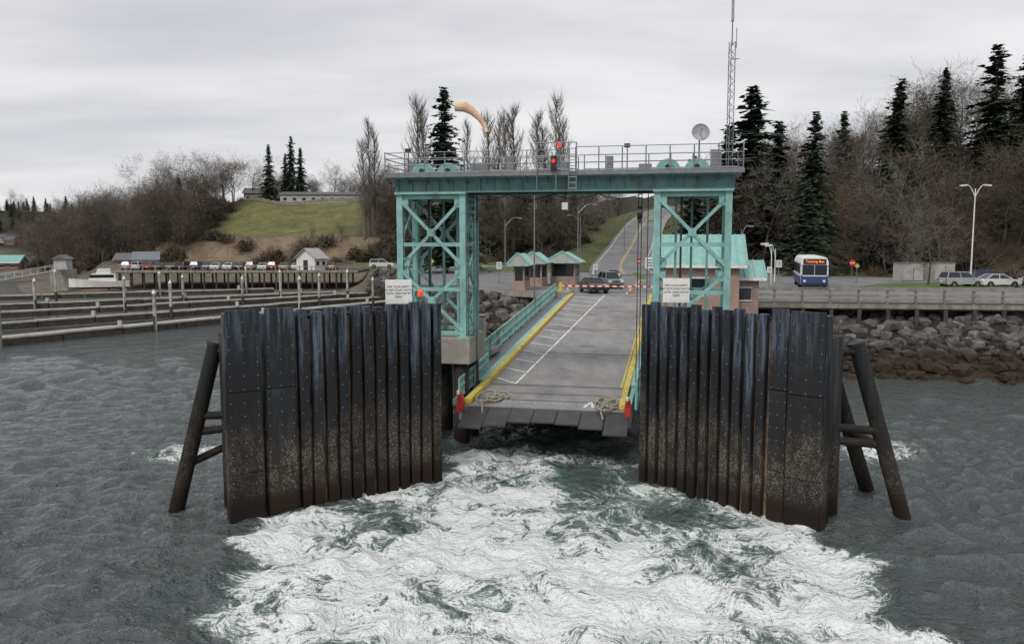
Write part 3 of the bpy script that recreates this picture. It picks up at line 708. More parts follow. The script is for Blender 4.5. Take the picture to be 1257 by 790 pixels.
for (x0,y0),(x1,y1) in zip(fx[:-1],fx[1:]):
    a=Vector((x0,y0,0));b_=Vector((x1,y1,0));L=(b_-a).length;d=(b_-a)/L;nrm=Vector((-d.y,d.x,0))
    mb.hexa([a+Vector((0,0,4.45)),b_+Vector((0,0,4.45)),b_+nrm*2.4+Vector((0,0,4.45)),a+nrm*2.4+Vector((0,0,4.45)),a+Vector((0,0,4.93)),b_+Vector((0,0,4.93)),b_+nrm*2.4+Vector((0,0,4.93)),a+nrm*2.4+Vector((0,0,4.93))],M_woodD)
    k=int(L/2.0)
    for i in range(k):
        q=a+d*(L*i/k)+nrm*.15
        mb.box(q+Vector((0,0,5.35)),(.16,.16,1.5),M_wood);mb.beam(q+Vector((0,-.25,4.5)),q+Vector((0,-.25,2.2)),.28,.28,M_woodD)
    for z,h in((6.05,.12),(5.62,.13),(5.22,.13)):
        mb.beam(a+nrm*.05+Vector((0,0,z)),b_+nrm*.05+Vector((0,0,z)),.06,h,M_wood)
    mb.beam(a+nrm*.12+Vector((0,0,6.2)),b_+nrm*.12+Vector((0,0,6.2)),.26,.06,M_wood)
    mb.beam(a-nrm*.06+Vector((0,0,4.75)),b_-nrm*.06+Vector((0,0,4.75)),.1,.34,M_wood)
mb.obj('timber_fence')

# ------------------------------------------------------------------ trees
def bare_tree(seed,h,spread,depth=4,up=.35,kids=5,twig=M_twig,tw=.045,lean=.1,first=.2,tr=.016):
    random.seed(seed);mb=MB()
    def rv(): return Vector((random.gauss(0,1),random.gauss(0,1),random.gauss(0,1))).normalized()
    def grow_(p,d,L,r,lv):
        n=4 if lv<2 else (3 if lv<depth else 2);pts=[p];q=p.copy();dd=d.copy()
        for i in range(n):
            dd=(dd+rv()*.18+Vector((0,0,up*.22))).normalized();q=q+dd*(L/n);pts.append(q.copy())
        for i in range(n):
            ra=r*(1-.75*i/n);rb=r*(1-.75*(i+1)/n)
            if lv>=depth-1:
                s=(pts[i+1]-pts[i]).cross(rv()).normalized()*max(ra,tw*.5)
                mb.face([pts[i]-s,pts[i]+s,pts[i+1]+s*.6,pts[i+1]-s*.6],twig)
            else: mb.cyl(pts[i],pts[i+1],ra,rb,5 if lv==0 else 3,M_bark if lv<2 else twig,False)
        if lv>=depth: return
        k=kids+(4 if lv==0 else 0)+random.randint(-1,1)
        for j in range(k):
            f=first+(1-first)*(j+random.random())/k if lv==0 else .2+.8*(j+random.random())/k
            i=min(n-1,int(f*n));c=pts[i].lerp(pts[i+1],f*n-i)
            ax_=(pts[i+1]-pts[i]).normalized();side=ax_.cross(rv()).normalized()
            nd=(ax_*(.45+up*.6)+side*spread).normalized()
            ln=L*(.62-.22*f if lv==0 else .55)*random.uniform(.75,1.25)*(spread*.4+.72)
            grow_(c,nd,ln,r*(1-.7*f)*.5+.008,lv+1)
    grow_(Vector((0,0,0)),Vector((lean*random.uniform(-1,1),lean*random.uniform(-1,1),1)).normalized(),h*.86,h*tr+.04,0)
    return mb.mesh('bare_tree')
def poplar(seed,h):
    random.seed(seed);mb=MB();pts=[Vector((0,0,0))]
    for i in range(8): pts.append(Vector((random.gauss(0,.12),random.gauss(0,.12),h*(i+1)/8)))
    for i in range(8): mb.cyl(pts[i],pts[i+1],.22*(1-i/8)+.03,.22*(1-(i+1)/8)+.03,5,M_twigG,False)
    for j in range(95):
        f=.1+.88*(j+random.random())/95;k=min(7,int(f*8));c=pts[k].lerp(pts[k+1],f*8-k)
        a=random.uniform(0,6.28);w=h*.10*(1-abs(f-.4)*1.1)*random.uniform(.5,1.2);ln=h*.17*(1.1-f)*random.uniform(.7,1.4)+.6
        m_=c+Vector((math.cos(a)*w*.6,math.sin(a)*w*.6,ln*.45));tp=c+Vector((math.cos(a)*w,math.sin(a)*w,ln))
        mb.cyl(c,m_,.045,.03,3,M_twigG,False);mb.cyl(m_,tp,.03,.015,3,M_twigG,False)
        for q in range(16):
            s0=c.lerp(m_,random.random()) if random.random()<.4 else m_.lerp(tp,random.random())
            e=s0+Vector((random.gauss(0,.35),random.gauss(0,.35),random.uniform(.5,1.5)));s=(e-s0).cross(Vector((random.gauss(0,1),random.gauss(0,1),.1))).normalized()*.016
            mb.face([s0-s,s0+s,e],M_twigG)
    return mb.mesh('poplar_tree')
def conifer(seed,h,rad,m1=M_fir,m2=M_fir2,dens=1.0,gap=.12):
    random.seed(seed);mb=MB();mb.cyl((0,0,0),(0,0,h*.97),h*.014,.03,7,M_bark,False)
    nl=int(h*2.6*dens)
    for i in range(nl):
        f=i/nl;z=h*(.06+.94*f)
        L0=rad*(1-f)**.82*(.88+.28*math.sin(i*1.7+seed)+.15*math.sin(i*.6))+.3
        nb=random.randint(6,9)
        for b_ in range(nb):
            if random.random()<gap: continue
            a=random.uniform(0,6.28);L=L0*random.uniform(.5,1.22);dr=random.uniform(-.45,-.08) if f<.8 else random.uniform(-.1,.5)
            d=Vector((math.cos(a),math.sin(a),0));tip=Vector((0,0,z))+d*L+Vector((0,0,dr*L))
            side=Vector((-d.y,d.x,0));k=max(3,int(L*2.3))
            for j in range(k):
                g_=(j+random.random())/k;c=Vector((0,0,z)).lerp(tip,g_)+Vector((0,0,.12*L*math.sin(g_*3)))
                w=(.46+.52*(1-g_))*random.uniform(.6,1.3)*min(1,.4+L*.3)
                o=side*random.uniform(-.4,.4)*w
                e1=d*w*random.uniform(.7,1.2)+Vector((0,0,random.uniform(-.55,.05)*w));e2=side*w*random.uniform(.5,.9)+Vector((0,0,random.uniform(-.6,.15)*w))
                mm=m2 if random.random()<.2 else m1
                mb.face([c+o-e1*.4,c+o+e2,c+o+e1,],mm);mb.face([c+o-e1*.4,c+o+e1,c+o-side*w*.8+Vector((0,0,-.45*w))],mm)
    return mb.mesh('fir_tree')
def bush(seed,r,leaf=.5,twig=M_twigR,nt_=230):
    random.seed(seed);mb=MB()
    for i in range(nt_):
        a=random.uniform(0,6.28);e=random.uniform(.15,1.5);L=r*random.uniform(.5,1.15)
        d=Vector((math.cos(a)*math.cos(e),math.sin(a)*math.cos(e),math.sin(e)));b0=Vector((random.gauss(0,r*.3),random.gauss(0,r*.3),0))
        m_=b0+d*L*.5+Vector((random.gauss(0,.1),random.gauss(0,.1),.05));tp=b0+d*L+Vector((random.gauss(0,.2),random.gauss(0,.2),0))
        s=d.cross(Vector((random.random(),random.random(),random.random()))).normalized()*.045
        mb.face([b0-s,b0+s,m_+s,m_-s],twig);mb.face([m_-s,m_+s,tp],twig)
        for k in range(2):
            q=m_.lerp(tp,random.random());e2=q+Vector((random.gauss(0,.5),random.gauss(0,.5),random.uniform(0,.7)));mb.face([q-s*.7,q+s*.7,e2],twig)
    for i in range(int(900*leaf)):
        a=random.uniform(0,6.28);e=random.uniform(0,1.5);rr=r*random.uniform(.35,.9)*(1+.3*math.sin(a*3+seed))
        c=Vector((math.cos(a)*math.cos(e)*rr,math.sin(a)*math.cos(e)*rr,math.sin(e)*rr*.8))
        u_=Vector((random.gauss(0,1),random.gauss(0,1),random.gauss(0,1))).normalized()*.24;w_=u_.cross(Vector((random.random(),.3,random.random()))).normalized()*.18
        mb.face([c-u_,c+w_,c+u_,c-w_],M_ivy)
    return mb.mesh('bush')
BT=[bare_tree(11,14,.95,4,.35,5,M_twig),bare_tree(12,13,1.1,4,.3,5,M_twigR),bare_tree(13,15,.85,4,.4,5,M_twigG),bare_tree(14,12,1.0,4,.35,5,M_twig),bare_tree(15,14,.9,4,.4,5,M_twigG)]
POP=[poplar(21,20),poplar(22,18)]
ROUND=bare_tree(31,16,1.15,5,.25,4,M_twigG,.04,.03,.22)
FT=[conifer(1,28,5.6),conifer(2,20,4.6),conifer(3,24,4.0,gap=.3,dens=.9),conifer(4,18,4.2)]
BU=[bush(1,2.6,.2),bush(2,2.2,.7),bush(3,3.0,.05,M_twig),bush(5,2.0,1.1,nt_=120)]
FH=[28,20,24,18]
def fir(x,y,top,k,wide=1):
    z=hz(x,y)-.2;s=(top-z)/FH[k];place(FT[k],'fir_tree',(x,y,z),random.uniform(0,6),(s*wide,s*wide,s))
random.seed(77)
fir(-10.6,130,34,0,1.15);fir(-76,258,40,3,.8);fir(-70,262,43,1,.8);fir(-66,258,39,3,.8);fir(-73,266,38,1,.8)
fir(43.5,150,38,1,1.45);fir(49,152,32,3,1.1);fir(45.8,125,29.5,0,1.15);fir(42.5,118,18,3,1.3);fir(39.5,150,31,3,1.2)
fir(71,152,39.5,2,1.3);fir(78,150,41,0,1.2);fir(82,141,43,2,1.5);fir(87.5,141,43,0,1.2);fir(64,160,35,3);fir(66,135,27,1);fir(93,150,43,1,1.2);fir(36.5,165,27,3,1.1);fir(74,160,39,1,1.1)
fir(-6,205,24,1,1.1);fir(3,210,25,3,1.2);fir(9,200,22,3,1.3);fir(-14,215,25,3,1.2);fir(16,215,25,1);fir(58,128,22,3,1.2);fir(88,125,30,3,1.2);fir(-95,235,28,3,1.1)
def popl(x,y,top,k):
    z=hz(x,y);s=(top-z)/(21 if k==0 else 19);place(POP[k],'poplar_tree',(x,y,z),random.uniform(0,6),(s*random.uniform(.9,1.3),)*2+(s,))
for px_,ty,d_,k in((455,146,210,0),(462,160,215,1),(448,172,205,1),(515,118,200,1),(521,130,205,1),(574,148,210,0),(600,138,205,1),(612,146,210,0),(620,136,202,1),(629,130,205,1),(660,138,205,1),(667,154,210,1),(684,116,200,1),(690,148,204,0)):
    popl((px_-628)*d_/1000,d_,10+(295-ty)*d_/1000,k)
place(ROUND,'bare_tree',(-106,245,hz(-106,245)),1,1.12);place(ROUND,'bare_tree',(-93,240,hz(-93,240)),3,.95)
place(ROUND,'bare_tree',(47,92,4.9),2,.42)
def woods(name,n,reg,cond,hs,seed,bushes=0,kinds=(0,1,2,3,4)):
    root=empty(name);random.seed(seed);c=0;tries=0
    while c<n and tries<n*20:
        tries+=1;x=random.uniform(*reg[0]);t=random.uniform(*reg[1]);y=float(np.interp(x,*YH))+t
        if not cond(x,y,t): continue
        k=random.choice(kinds);s=random.uniform(*hs)/14;place(BT[k],'tree',(x,y,hz(x,y)-.3),random.uniform(0,6.28),(s*random.uniform(.9,1.2),s*random.uniform(.9,1.2),s),root);c+=1
    c=0;tries=0
    while c<bushes and tries<bushes*20:
        tries+=1;x=random.uniform(*reg[0]);t=random.uniform(reg[1][0]-3,reg[1][1]);y=float(np.interp(x,*YH))+t
        if not cond(x,y,t): continue
        s=random.uniform(.7,1.7);place(random.choice(BU),'undergrowth',(x,y,hz(x,y)-.3),random.uniform(0,6.28),s,root);c+=1
def rd(x,y): return float(np.sqrt(((RC[:,0]-x)**2+(RC[:,1]-y)**2).min()))
woods('bluff_woodland',140,((-190,-80),(0,60)),lambda x,y,t:rd(x,y)>10 and not(x>-84 and t<52),(8,15),5,130)
woods('bluff_edge_woodland',18,((-97,-82),(3,50)),lambda x,y,t:True,(7,11),15,40)
woods('middle_woodland',105,((-42,34),(2,90)),lambda x,y,t:rd(x,y)>12 and not(x<-38 and t>-5 and t<55),(7,13),6,160,(0,1,3,4))
woods('low_scrub',5,((-100,-20),(-1,9)),lambda x,y,t:True,(3,5),66,22)
woods('grass_top_woodland',30,((-84,-36),(66,95)),lambda x,y,t:True,(6,10),61,15)
woods('hillside_woodland',165,((36,135),(1,80)),lambda x,y,t:rd(x,y)>13,(8,15),7,260,(0,1,3,4))
woods('far_woodland',45,((20,120),(80,220)),lambda x,y,t:rd(x,y)>13,(9,14),9,0)
root=empty('distant_woodland');random.seed(9)
for i in range(170):
    x=random.uniform(-640,-300);y=random.uniform(640,790)
    k=random.random()
    if k<.6: place(random.choice(FT),'tree',(x,y,hz(x,y)-1),random.uniform(0,6),(1.3*random.uniform(.45,.8),)*2+(random.uniform(.4,.65),),root)
    else: place(random.choice(BT),'tree',(x,y,hz(x,y)-1),random.uniform(0,6),random.uniform(.8,1.3),root)
for i in range(100):
    x=random.uniform(-420,-170);y=np.interp(x,*YS)+random.uniform(55,150)
    if random.random()<.25: place(random.choice(FT),'tree',(x,y,hz(x,y)-1),random.uniform(0,6),random.uniform(.4,.6),root)
    else: place(random.choice(BT),'tree',(x,y,hz(x,y)-1),random.uniform(0,6),random.uniform(.6,.95),root)
def house(name,loc,L,Wd,H_,rh,wm,rm,rz=0,win=3):
    e=empty(name,loc);e.rotation_euler=(0,0,rz)
    mb=MB();mb.prism([(-Wd/2,0),(Wd/2,0),(Wd/2,H_),(0,H_+rh),(-Wd/2,H_)],lambda x,y,z:Vector((y,x,z)),-L/2,L/2,wm);mb.obj('walls',e)
    mb=MB()
    for sg in(-1,1):
        a=Vector((0,sg*(Wd/2+.45),H_-.45*rh/(Wd/2)));b_=Vector((0,0,H_+rh))
        X=Vector((L/2+.5,0,0));up=Vector((0,0,.14));lo=Vector((0,0,.03));mb.hexa([a-X+lo,a+X+lo,b_+X+lo,b_-X+lo,a-X+up,a+X+up,b_+X+up,b_-X+up],rm)
        k=int(L/.5)
        if rm is M_roofT:
            for i in range(k+1):
                xx=-L/2-.45+i*(L+.9)/k;mb.beam(a+Vector((xx,0,.17)),b_+Vector((xx,0,.17)),.05,.07,M_wallW if i%2 else rm)
            mb.beam(a-X+up*.2,a+X+up*.2,.12,.22,M_white)
            for xs_ in(-1,1): mb.beam(a+X*xs_*1.01+lo,b_+X*xs_*1.01+lo,.06,.26,M_roofT)
    mb.obj('roof',e)
    mb=MB();ww=min(1.1,L/max(win,1)*.45)
    for i in range(win):
        xx=-L/2+L*(i+.5)/win
        for sg in(-1,1):
            mb.box((xx,sg*(Wd/2+.02),H_*.55),(ww,.06,H_*.3),M_glass);mb.box((xx,sg*(Wd/2+.03),H_*.55-H_*.17),(ww+.2,.1,.08),M_white)
            mb.box((xx,sg*(Wd/2+.03),H_*.55+H_*.17),(ww+.2,.1,.08),M_white)
    for sg in(-1,1): mb.box((sg*(L/2+.02),0,1.05),(.06,.95,2.1),M_steelD)
    mb.obj('windows_and_doors',e);return e
random.seed(31)
for i in range(12):
    x=random.uniform(-470,-375);y=random.uniform(615,665);house('distant_house',(x,y,hz(x,y)+1),random.uniform(8,12),7,random.uniform(3.5,5),2.6,random.choice([M_wallW,M_conc,M_wallR]),random.choice([M_roofG,M_boatblue]),random.uniform(-.4,.4))
house('long_low_house',(-58,256,hz(-58,256)-.4),26,8,3.1,.9,M_wallW,M_roofG,.02,9)
house('hill_house',(-80,262,hz(-80,262)),9,7,3,1.6,M_conc,M_roofG,.1)
mb=MB()
for i in range(24):
    x=-80+i*1.6;mb.box((x,250,hz(x,250)+.5),(.1,.1,1.4),M_wood);mb.box((x+.8,250,hz(x+.8,250)+.7),(1.55,.05,1.0),M_wood)
mb.obj('hilltop_fence')
house('terminal_building',(14.0,61.5,4.6),5.6,6.6,3.8,1.9,M_brick,M_roofT,R(-11),1)
house('terminal_annex',(17.3,61.3,4.6),2.0,4.6,2.8,1.0,M_brick,M_roofT,R(-11),1)
slabpoly('terminal_platform',[(10.0,56),(15.5,54.5),(19.0,64.5),(11.5,69)],4.62,1.0,M_conc)
mb=MB()
for a in((12,57),(15,56.5),(13,62),(17.5,62.5),(15,59.5)): mb.cyl((a[0],a[1],-2),(a[0],a[1],3.7),.35,.35,10,M_pile)
mb.obj('platform_piles')
def booth(loc,rz,w=2.4,name='toll_booth'):
    e=empty(name,loc);e.rotation_euler=(0,0,rz)
    mb=MB();mb.box((0,0,.5),(w,3,1.0),M_brick)
    for sx in(-1,1):
        for sy in(-1,1): mb.box((sx*(w/2-.1),sy*1.4,1.7),(.18,.18,1.4),M_brick)
    mb.box((0,0,2.5),(w+.02,3.02,.2),M_brick);mb.obj('walls',e)
    mb=MB();mb.box((0,0,1.7),(w-.12,2.86,1.38),M_glass);mb.obj('glazing',e)
    mb=MB();n_=w/2+.6
    mb.prism([(-n_,0),(n_,0),(n_-.15,.1),(0,1.15),(-n_+.15,.1)],lambda x,y,z:Vector((x,y,z+2.62)),-2.1,2.1,M_roofT,M_wallW)
    mb.prism([(-n_-.05,0),(-n_+.1,-.12),(n_-.1,-.12),(n_+.05,0)],lambda x,y,z:Vector((x,y,z+2.62)),-2.15,2.15,M_teal)
    mb.beam((-n_,-2.13,2.7),(0,-2.13,3.85),.06,.2,M_roofT);mb.beam((n_,-2.13,2.7),(0,-2.13,3.85),.06,.2,M_roofT);mb.obj('roof',e)
    return e
booth((2.7,92,4.9),-.25,2.0);booth((6.2,95,4.9),-.25,2.9)
booth((1.0,84.5,4.9),-.2,1.2,'ticket_kiosk')
# ------------------------------------------------------------------ vehicles
def paint(name,c):
    m=mat(name,c,.25,.0,.05,2);m.node_tree.nodes['Principled BSDF'].inputs['Coat Weight'].default_value=.6;return m
CP=[paint('car_paint_%s'%n,c) for n,c in(('silver',(.35,.36,.37)),('white',(.65,.65,.65)),('black',(.015,.016,.018)),('red',(.28,.02,.02)),('green_grey',(.16,.2,.17)),('blue',(.03,.06,.16)),('sand',(.3,.26,.2)))]
M_tail=emis('tail_lamp',(.5,.02,.02),.05);M_head=mat('head_lamp_lens',(.7,.7,.72),.15)
def car_mesh(kind,pm):
    mb=MB()
    if kind=='sedan': low=[(-2.25,.32),(2.2,.32),(2.28,.5),(2.26,.72),(2.1,.82),(1.15,.96),(.0,.98),(-1.45,1.0),(-2.15,.97),(-2.28,.75)];gh=[(1.15,.95),(.35,1.42),(-.95,1.44),(-1.75,1.0)];rf=(.33,-.93,1.43)
    else: low=[(-2.2,.38),(2.15,.38),(2.25,.6),(2.22,.9),(2.05,1.0),(1.1,1.08),(.0,1.1),(-1.5,1.1),(-2.15,1.1),(-2.25,.7)];gh=[(1.1,1.07),(.45,1.66),(-1.85,1.7),(-2.15,1.1)];rf=(.43,-1.83,1.68)
    W_=.9
    n=len(low);cz=.68;k=mb.mi(pm);b=len(mb.v)
    prof=[(-W_,.90),(-W_*.97,.985),(-W_*.86,1.0),(W_*.86,1.0),(W_*.97,.985),(W_,.90)]
    for yy,s in prof:
        for x,z in low: mb.v.append((x*(.985 if s<.95 else 1)*(s*.04+.96),yy,cz+(z-cz)*(s if s<1 else 1)))
    for a in range(len(prof)-1):
        for i in range(n):
            j=(i+1)%n;mb.f.append((b+a*n+i,b+a*n+j,b+(a+1)*n+j,b+(a+1)*n+i));mb.m.append(k)
    mb.f.append(tuple(b+i for i in range(n)));mb.m.append(k);l=b+(len(prof)-1)*n;mb.f.append(tuple(l+i for i in range(n-1,-1,-1)));mb.m.append(k)
    wb,wt=.80,.60
    B=[(gh[0][0],wb,gh[0][1]),(gh[1][0],wt,gh[1][1]),(gh[2][0],wt,gh[2][1]),(gh[3][0],wb,gh[3][1])]
    Lf=[Vector(q) for q in B];Rt=[Vector((q[0],-q[1],q[2])) for q in B]
    mb.face(Lf,M_glass);mb.face(Rt[::-1],M_glass)
    for i in range(3): mb.face([Lf[i],Rt[i],Rt[i+1],Lf[i+1]],M_glass)
    mb.box(((rf[0]+rf[1])/2,0,rf[2]+.015),(rf[0]-rf[1]+.1,wt*2+.04,.05),pm)
    for S in(Lf,Rt):
        for a,c in((0,1),(2,3)): mb.beam(S[a],S[c],.07,.07,pm)
        m0=S[0].lerp(S[3],.5);m1=S[1].lerp(S[2],.45);mb.beam(m0,m1,.06,.08,pm);mb.beam(S[1],S[2],.06,.06,pm)
    for sx in(1.4,-1.38):
        for sy in(-1,1):
            mb.cyl((sx,sy*.68,.33),(sx,sy*.915,.33),.40,.40,18,M_black);mb.cyl((sx,sy*.70,.33),(sx,sy*.925,.33),.33,.33,18,M_black);mb.cyl((sx,sy*.9,.33),(sx,sy*.935,.33),.2,.17,12,M_galv)
    zl=low[3][1]-.08
    for sy in(-1,1):
        mb.box((2.2,sy*.66,zl),(.12,.34,.16),M_head);mb.box((-2.22,sy*.7,zl+.06),(.1,.26,.2),M_tail);mb.box((.85,sy*.95,1.02),(.14,.16,.12),pm)
    mb.box((2.245,0,zl-.02),(.06,.8,.14),M_black);mb.box((2.25,0,.42),(.07,1.3,.12),M_black);mb.box((-2.27,0,.62),(.03,.4,.14),M_white)
    return mb.mesh('parked_car')
cache={}
def car(x,y,rz,kind,ci,z=4.9,name='parked_car'):
    key=(kind,ci)
    if key not in cache: cache[key]=car_mesh(kind,CP[ci])
    place(cache[key],name,(x,y,z),rz,1,bevel=.025)
car(8.0,80.0,R(-78),'sedan',2);car(10.6,88,R(-80),'suv',4);car(13.0,104,R(80),'sedan',0)
car(49,89,R(8),'suv',0);car(53.0,89,R(6),'sedan',1);car(56.2,86.3,R(30),'suv',2);car(58.5,90,R(10),'sedan',0);car(55.5,95,R(0),'suv',5)
car(-24,150,R(10),'suv',1)
random.seed(5)
for i in range(19):
    car(-78+i*2.3+random.uniform(-.3,.3),166+random.uniform(-.5,.5),R(90+random.uniform(-4,4)),random.choice(['suv','sedan']),random.choice([0,1,2,3,5,6,1,0,3]),4.05)
e=empty('transit_bus',(31.9,86,4.9));e.rotation_euler=(0,0,R(-16));e.scale=(1.08,1.08,1.08)
mb=MB();prof=[(-1.25,.35),(1.25,.35),(1.28,1.0),(1.28,2.6),(1.12,3.0),(.8,3.15),(-.8,3.15),(-1.12,3.0),(-1.28,2.6),(-1.28,1.0)]
mb.prism(prof,lambda x,y,z:Vector((x,y,z)),0,11.5,M_white);mb.obj('body',e,bevel=.05)
mb=MB();mb.box((0,-.01,.85),(2.5,.06,.95),M_blue);mb.box((0,5.7,.8),(2.62,11.3,.8),M_blue);mb.obj('lower_livery',e,bevel=.02)
mb=MB();mb.box((-.58,-.03,1.85),(1.1,.06,1.0),M_glass);mb.box((.58,-.03,1.85),(1.1,.06,1.0),M_glass);mb.box((0,-.03,2.67),(2.1,.06,.5),M_black)
for i in range(6):
    for sx in(-1,1): mb.box((sx*1.285,1.6+i*1.75,1.95),(.04,1.5,.95),M_glass)
mb.obj('windows',e)
mb=MB();
for sx in(-1,1):
    for yy in(2.4,8.6): mb.cyl((sx*1.0,yy,.48),(sx*1.33,yy,.48),.48,.48,18,M_black);mb.cyl((sx*1.3,yy,.48),(sx*1.345,yy,.48),.25,.22,12,M_galv)
    mb.cyl((sx*.9,-.08,.78),(sx*.9,-.03,.78),.13,.13,12,M_head);mb.beam((sx*1.2,-.05,2.3),(sx*1.5,-.25,2.25),.04,.04,M_black);mb.box((sx*1.52,-.27,2.0),(.16,.08,.5),M_black)
mb.box((0,-.09,.42),(2.45,.12,.22),M_black);mb.box((0,-.07,1.28),(2.2,.03,.1),M_white);mb.obj('wheels_and_trim',e)
text_mesh('Training Bus',.34,M_lampO,'destination_text',e,Matrix.Translation((0,-.065,2.67))@Matrix.Rotation(R(90),4,'X'))
for k,(x,y) in enumerate(((50.5,104),(54.2,103.5))):
    mb=MB();mb.box((0,0,1.15),(2.6,2.4,2.3),M_wallW)
    for i in range(9): mb.box((-1.2+i*.3,-1.21,1.15),(.08,.06,2.1),M_wallW)
    mb.box((0,0,2.34),(2.75,2.55,.1),M_galv);mb.box((0,-1.25,1.0),(.04,.06,1.9),M_steelD);mb.box((0,-1.2,.05),(2.7,.3,.12),M_steelD)
    o=mb.obj('storage_shed');o.location=(x,y,hz(x,y)+.1);o.rotation_euler=(0,0,.1)
# ------------------------------------------------------------------ street furniture
def lamp(x,y,h,arms,name='street_lamp',z=4.9,r=.09,mt=M_white,al=1.9):
    mb=MB();mb.cyl((0,0,0),(0,0,.5),r*2,r*1.7,10,M_conc);mb.cyl((0,0,.4),(0,0,h),r,r*.6,10,mt,False)
    for a in arms:
        d=Vector((math.cos(a),math.sin(a),0));pts=[Vector((0,0,h-.9))+d*(al*i/6)+Vector((0,0,1.3*math.sin(i/6*math.pi*.55))) for i in range(7)]
        mb.tube(pts,r*.5,6,mt);q=pts[-1];mb.beam(q-d*.1,q+d*.65-Vector((0,0,.06)),.3,.14,mt);mb.beam(q+Vector((0,0,-.09)),q+d*.55+Vector((0,0,-.14)),.22,.06,M_head)
    o=mb.obj(name,smooth=False);o.location=(x,y,z);return o
lamp(51.2,91,10.8,(R(175),R(-5)),al=1.0);lamp(2.0,73.2,12,(R(100),),z=3.0,mt=M_galv,al=.6);lamp(8.7,108,9.5,(R(10),),mt=M_galv)
lamp(27,85,4.4,(R(180),),al=.5,mt=M_white,r=.06);lamp(29,90,4.2,(R(180),),al=.5,mt=M_white,r=.06);lamp(28,100,6.5,(R(0),),al=.8,mt=M_galv)
lamp(12.5,150,9,(R(180),),z=5.2,mt=M_galv);lamp(31,160,9,(R(180),),z=7,mt=M_galv);lamp(-1,118,8,(R(20),),mt=M_galv);lamp(24,175,8,(R(0),),z=7.5,mt=M_galv)
def post_sign(x,y,h,w,hh,mt,name,z=4.9,shape='rect'):
    mb=MB();mb.cyl((0,0,0),(0,0,h),.04,.04,6,M_galv)
    if shape=='oct':
        pr=[(w/2*math.cos(a),w/2*math.sin(a)) for a in np.linspace(R(22.5),R(382.5),8,endpoint=False)]
        mb.prism(pr,lambda x,y,z:Vector((x,y,z+h-w/2)),-.08,-.05,mt);mb.box((0,-.09,h-w/2),(w*.7,.01,.12),M_white)
    elif shape=='dia':
        pr=[(w/2*math.cos(a),w/2*math.sin(a)) for a in np.linspace(0,R(360),4,endpoint=False)]
        mb.prism(pr,lambda x,y,z:Vector((x,y,z+h-w/2)),-.08,-.05,mt)
    else:
        mb.box((0,-.07,h-hh/2),(w,.03,hh),mt)
        for k in range(3): mb.box((0,-.09,h-hh*(.25+.25*k)),(w*.7,.01,hh*.09),M_letter if mt is M_white else M_white)
    o=mb.obj(name);o.location=(x,y,z);return o
post_sign(45,108,2.6,.9,.9,M_red,'stop_sign',shape='oct');post_sign(26.5,84,2.4,.5,.6,M_white,'traffic_sign');post_sign(18.3,118,2.5,.8,.8,M_red,'stop_sign',shape='oct')
post_sign(-12,122,2.4,.8,.8,M_yel,'warning_sign',shape='dia');post_sign(9.5,93,2.4,.5,.6,M_white,'traffic_sign');post_sign(15.5,92,3.2,1.0,1.2,M_white,'traffic_sign');post_sign(14.0,80,2.4,.5,.7,M_red,'traffic_sign')
post_sign(34,104,2.6,.7,.9,M_white,'traffic_sign');post_sign(41,97,2.4,.6,.6,M_yel,'traffic_sign',shape='dia');post_sign(-1.5,95,2.6,.6,.8,M_white,'traffic_sign')
mb=MB()
a=Dk(-5.2,41.6,5.75);b_=Dk(4.6,41.6,5.75)
for i in range(28):
    mb.beam(a.lerp(b_,i/28),a.lerp(b_,(i+1)/28),.05,.15,M_red if i%2 else M_white)
for q in(a,b_): mb.box((q.x,q.y,5.4),(.35,.35,1.0),M_yel,RD);mb.box((q.x,q.y,5.95),(.25,.3,.25),M_yel,RD)
mb.obj('barrier_gate')
def cone(x,y,z=4.9):
    mb=MB();mb.box((0,0,.02),(.4,.4,.04),M_black);mb.cyl((0,0,.04),(0,0,.3),.15,.1,12,M_orange);mb.cyl((0,0,.3),(0,0,.45),.1,.07,12,M_white);mb.cyl((0,0,.45),(0,0,.72),.07,.025,12,M_orange)
    o=mb.obj('traffic_cone');o.location=(x,y,z)
for q in((11.5,79),(12.4,84),(5.5,80),(13.5,88),(6.2,86)): cone(*q)
# ------------------------------------------------------------------ marina
random.seed(12)
def pontoon(a,b_,w,z,off=6,step=18):
    mb=MB();a=Vector((*a,0));b_=Vector((*b_,0));d=(b_-a).normalized();n=Vector((-d.y,d.x,0));L=(b_-a).length;k=int(L/6)
    for i in range(k):
        dz=random.uniform(-.05,.05)
        p=a+d*(L*i/k);q=a+d*(L*(i+1)/k-.15)
        mb.beam(p+Vector((0,0,z-.08+dz)),q+Vector((0,0,z-.08+dz)),w,.16,M_float);mb.beam(p+Vector((0,0,z-.5)),q+Vector((0,0,z-.5)),w-.1,.66,M_woodD)
        if i%3==1: mb.box(p+n*(w*.3)+Vector((0,0,z+.3)),(.4,.3,.7),M_wallW)
    o_=off
    while o_<L:
        p=a+d*o_+n*(w/2+.25);h=random.uniform(-.4,.5)
        mb.cyl((p.x,p.y,-3),(p.x+random.uniform(-.08,.08),p.y,4.5+h),.19,.19,10,M_pilew);mb.cyl((p.x,p.y,-1),(p.x,p.y,1.7),.2,.2,10,M_woodD);mb.cyl((p.x,p.y,4.5+h),(p.x,p.y,4.95+h),.23,.03,10,M_white)
        o_+=step*random.uniform(.7,1.3)
    mb.obj('floating_dock')
pontoon((-18.5,126),(-60,60),2.2,.8);pontoon((-21.5,130),(-70,72),1.4,1.1,12,24);pontoon((-25,138),(-82,84),1.6,1.2,4,18);pontoon((-31,142),(-92,98),1.4,1.2,10,22)
pontoon((-44,150),(-104,118),1.4,1.3,5,18)
mb=MB()
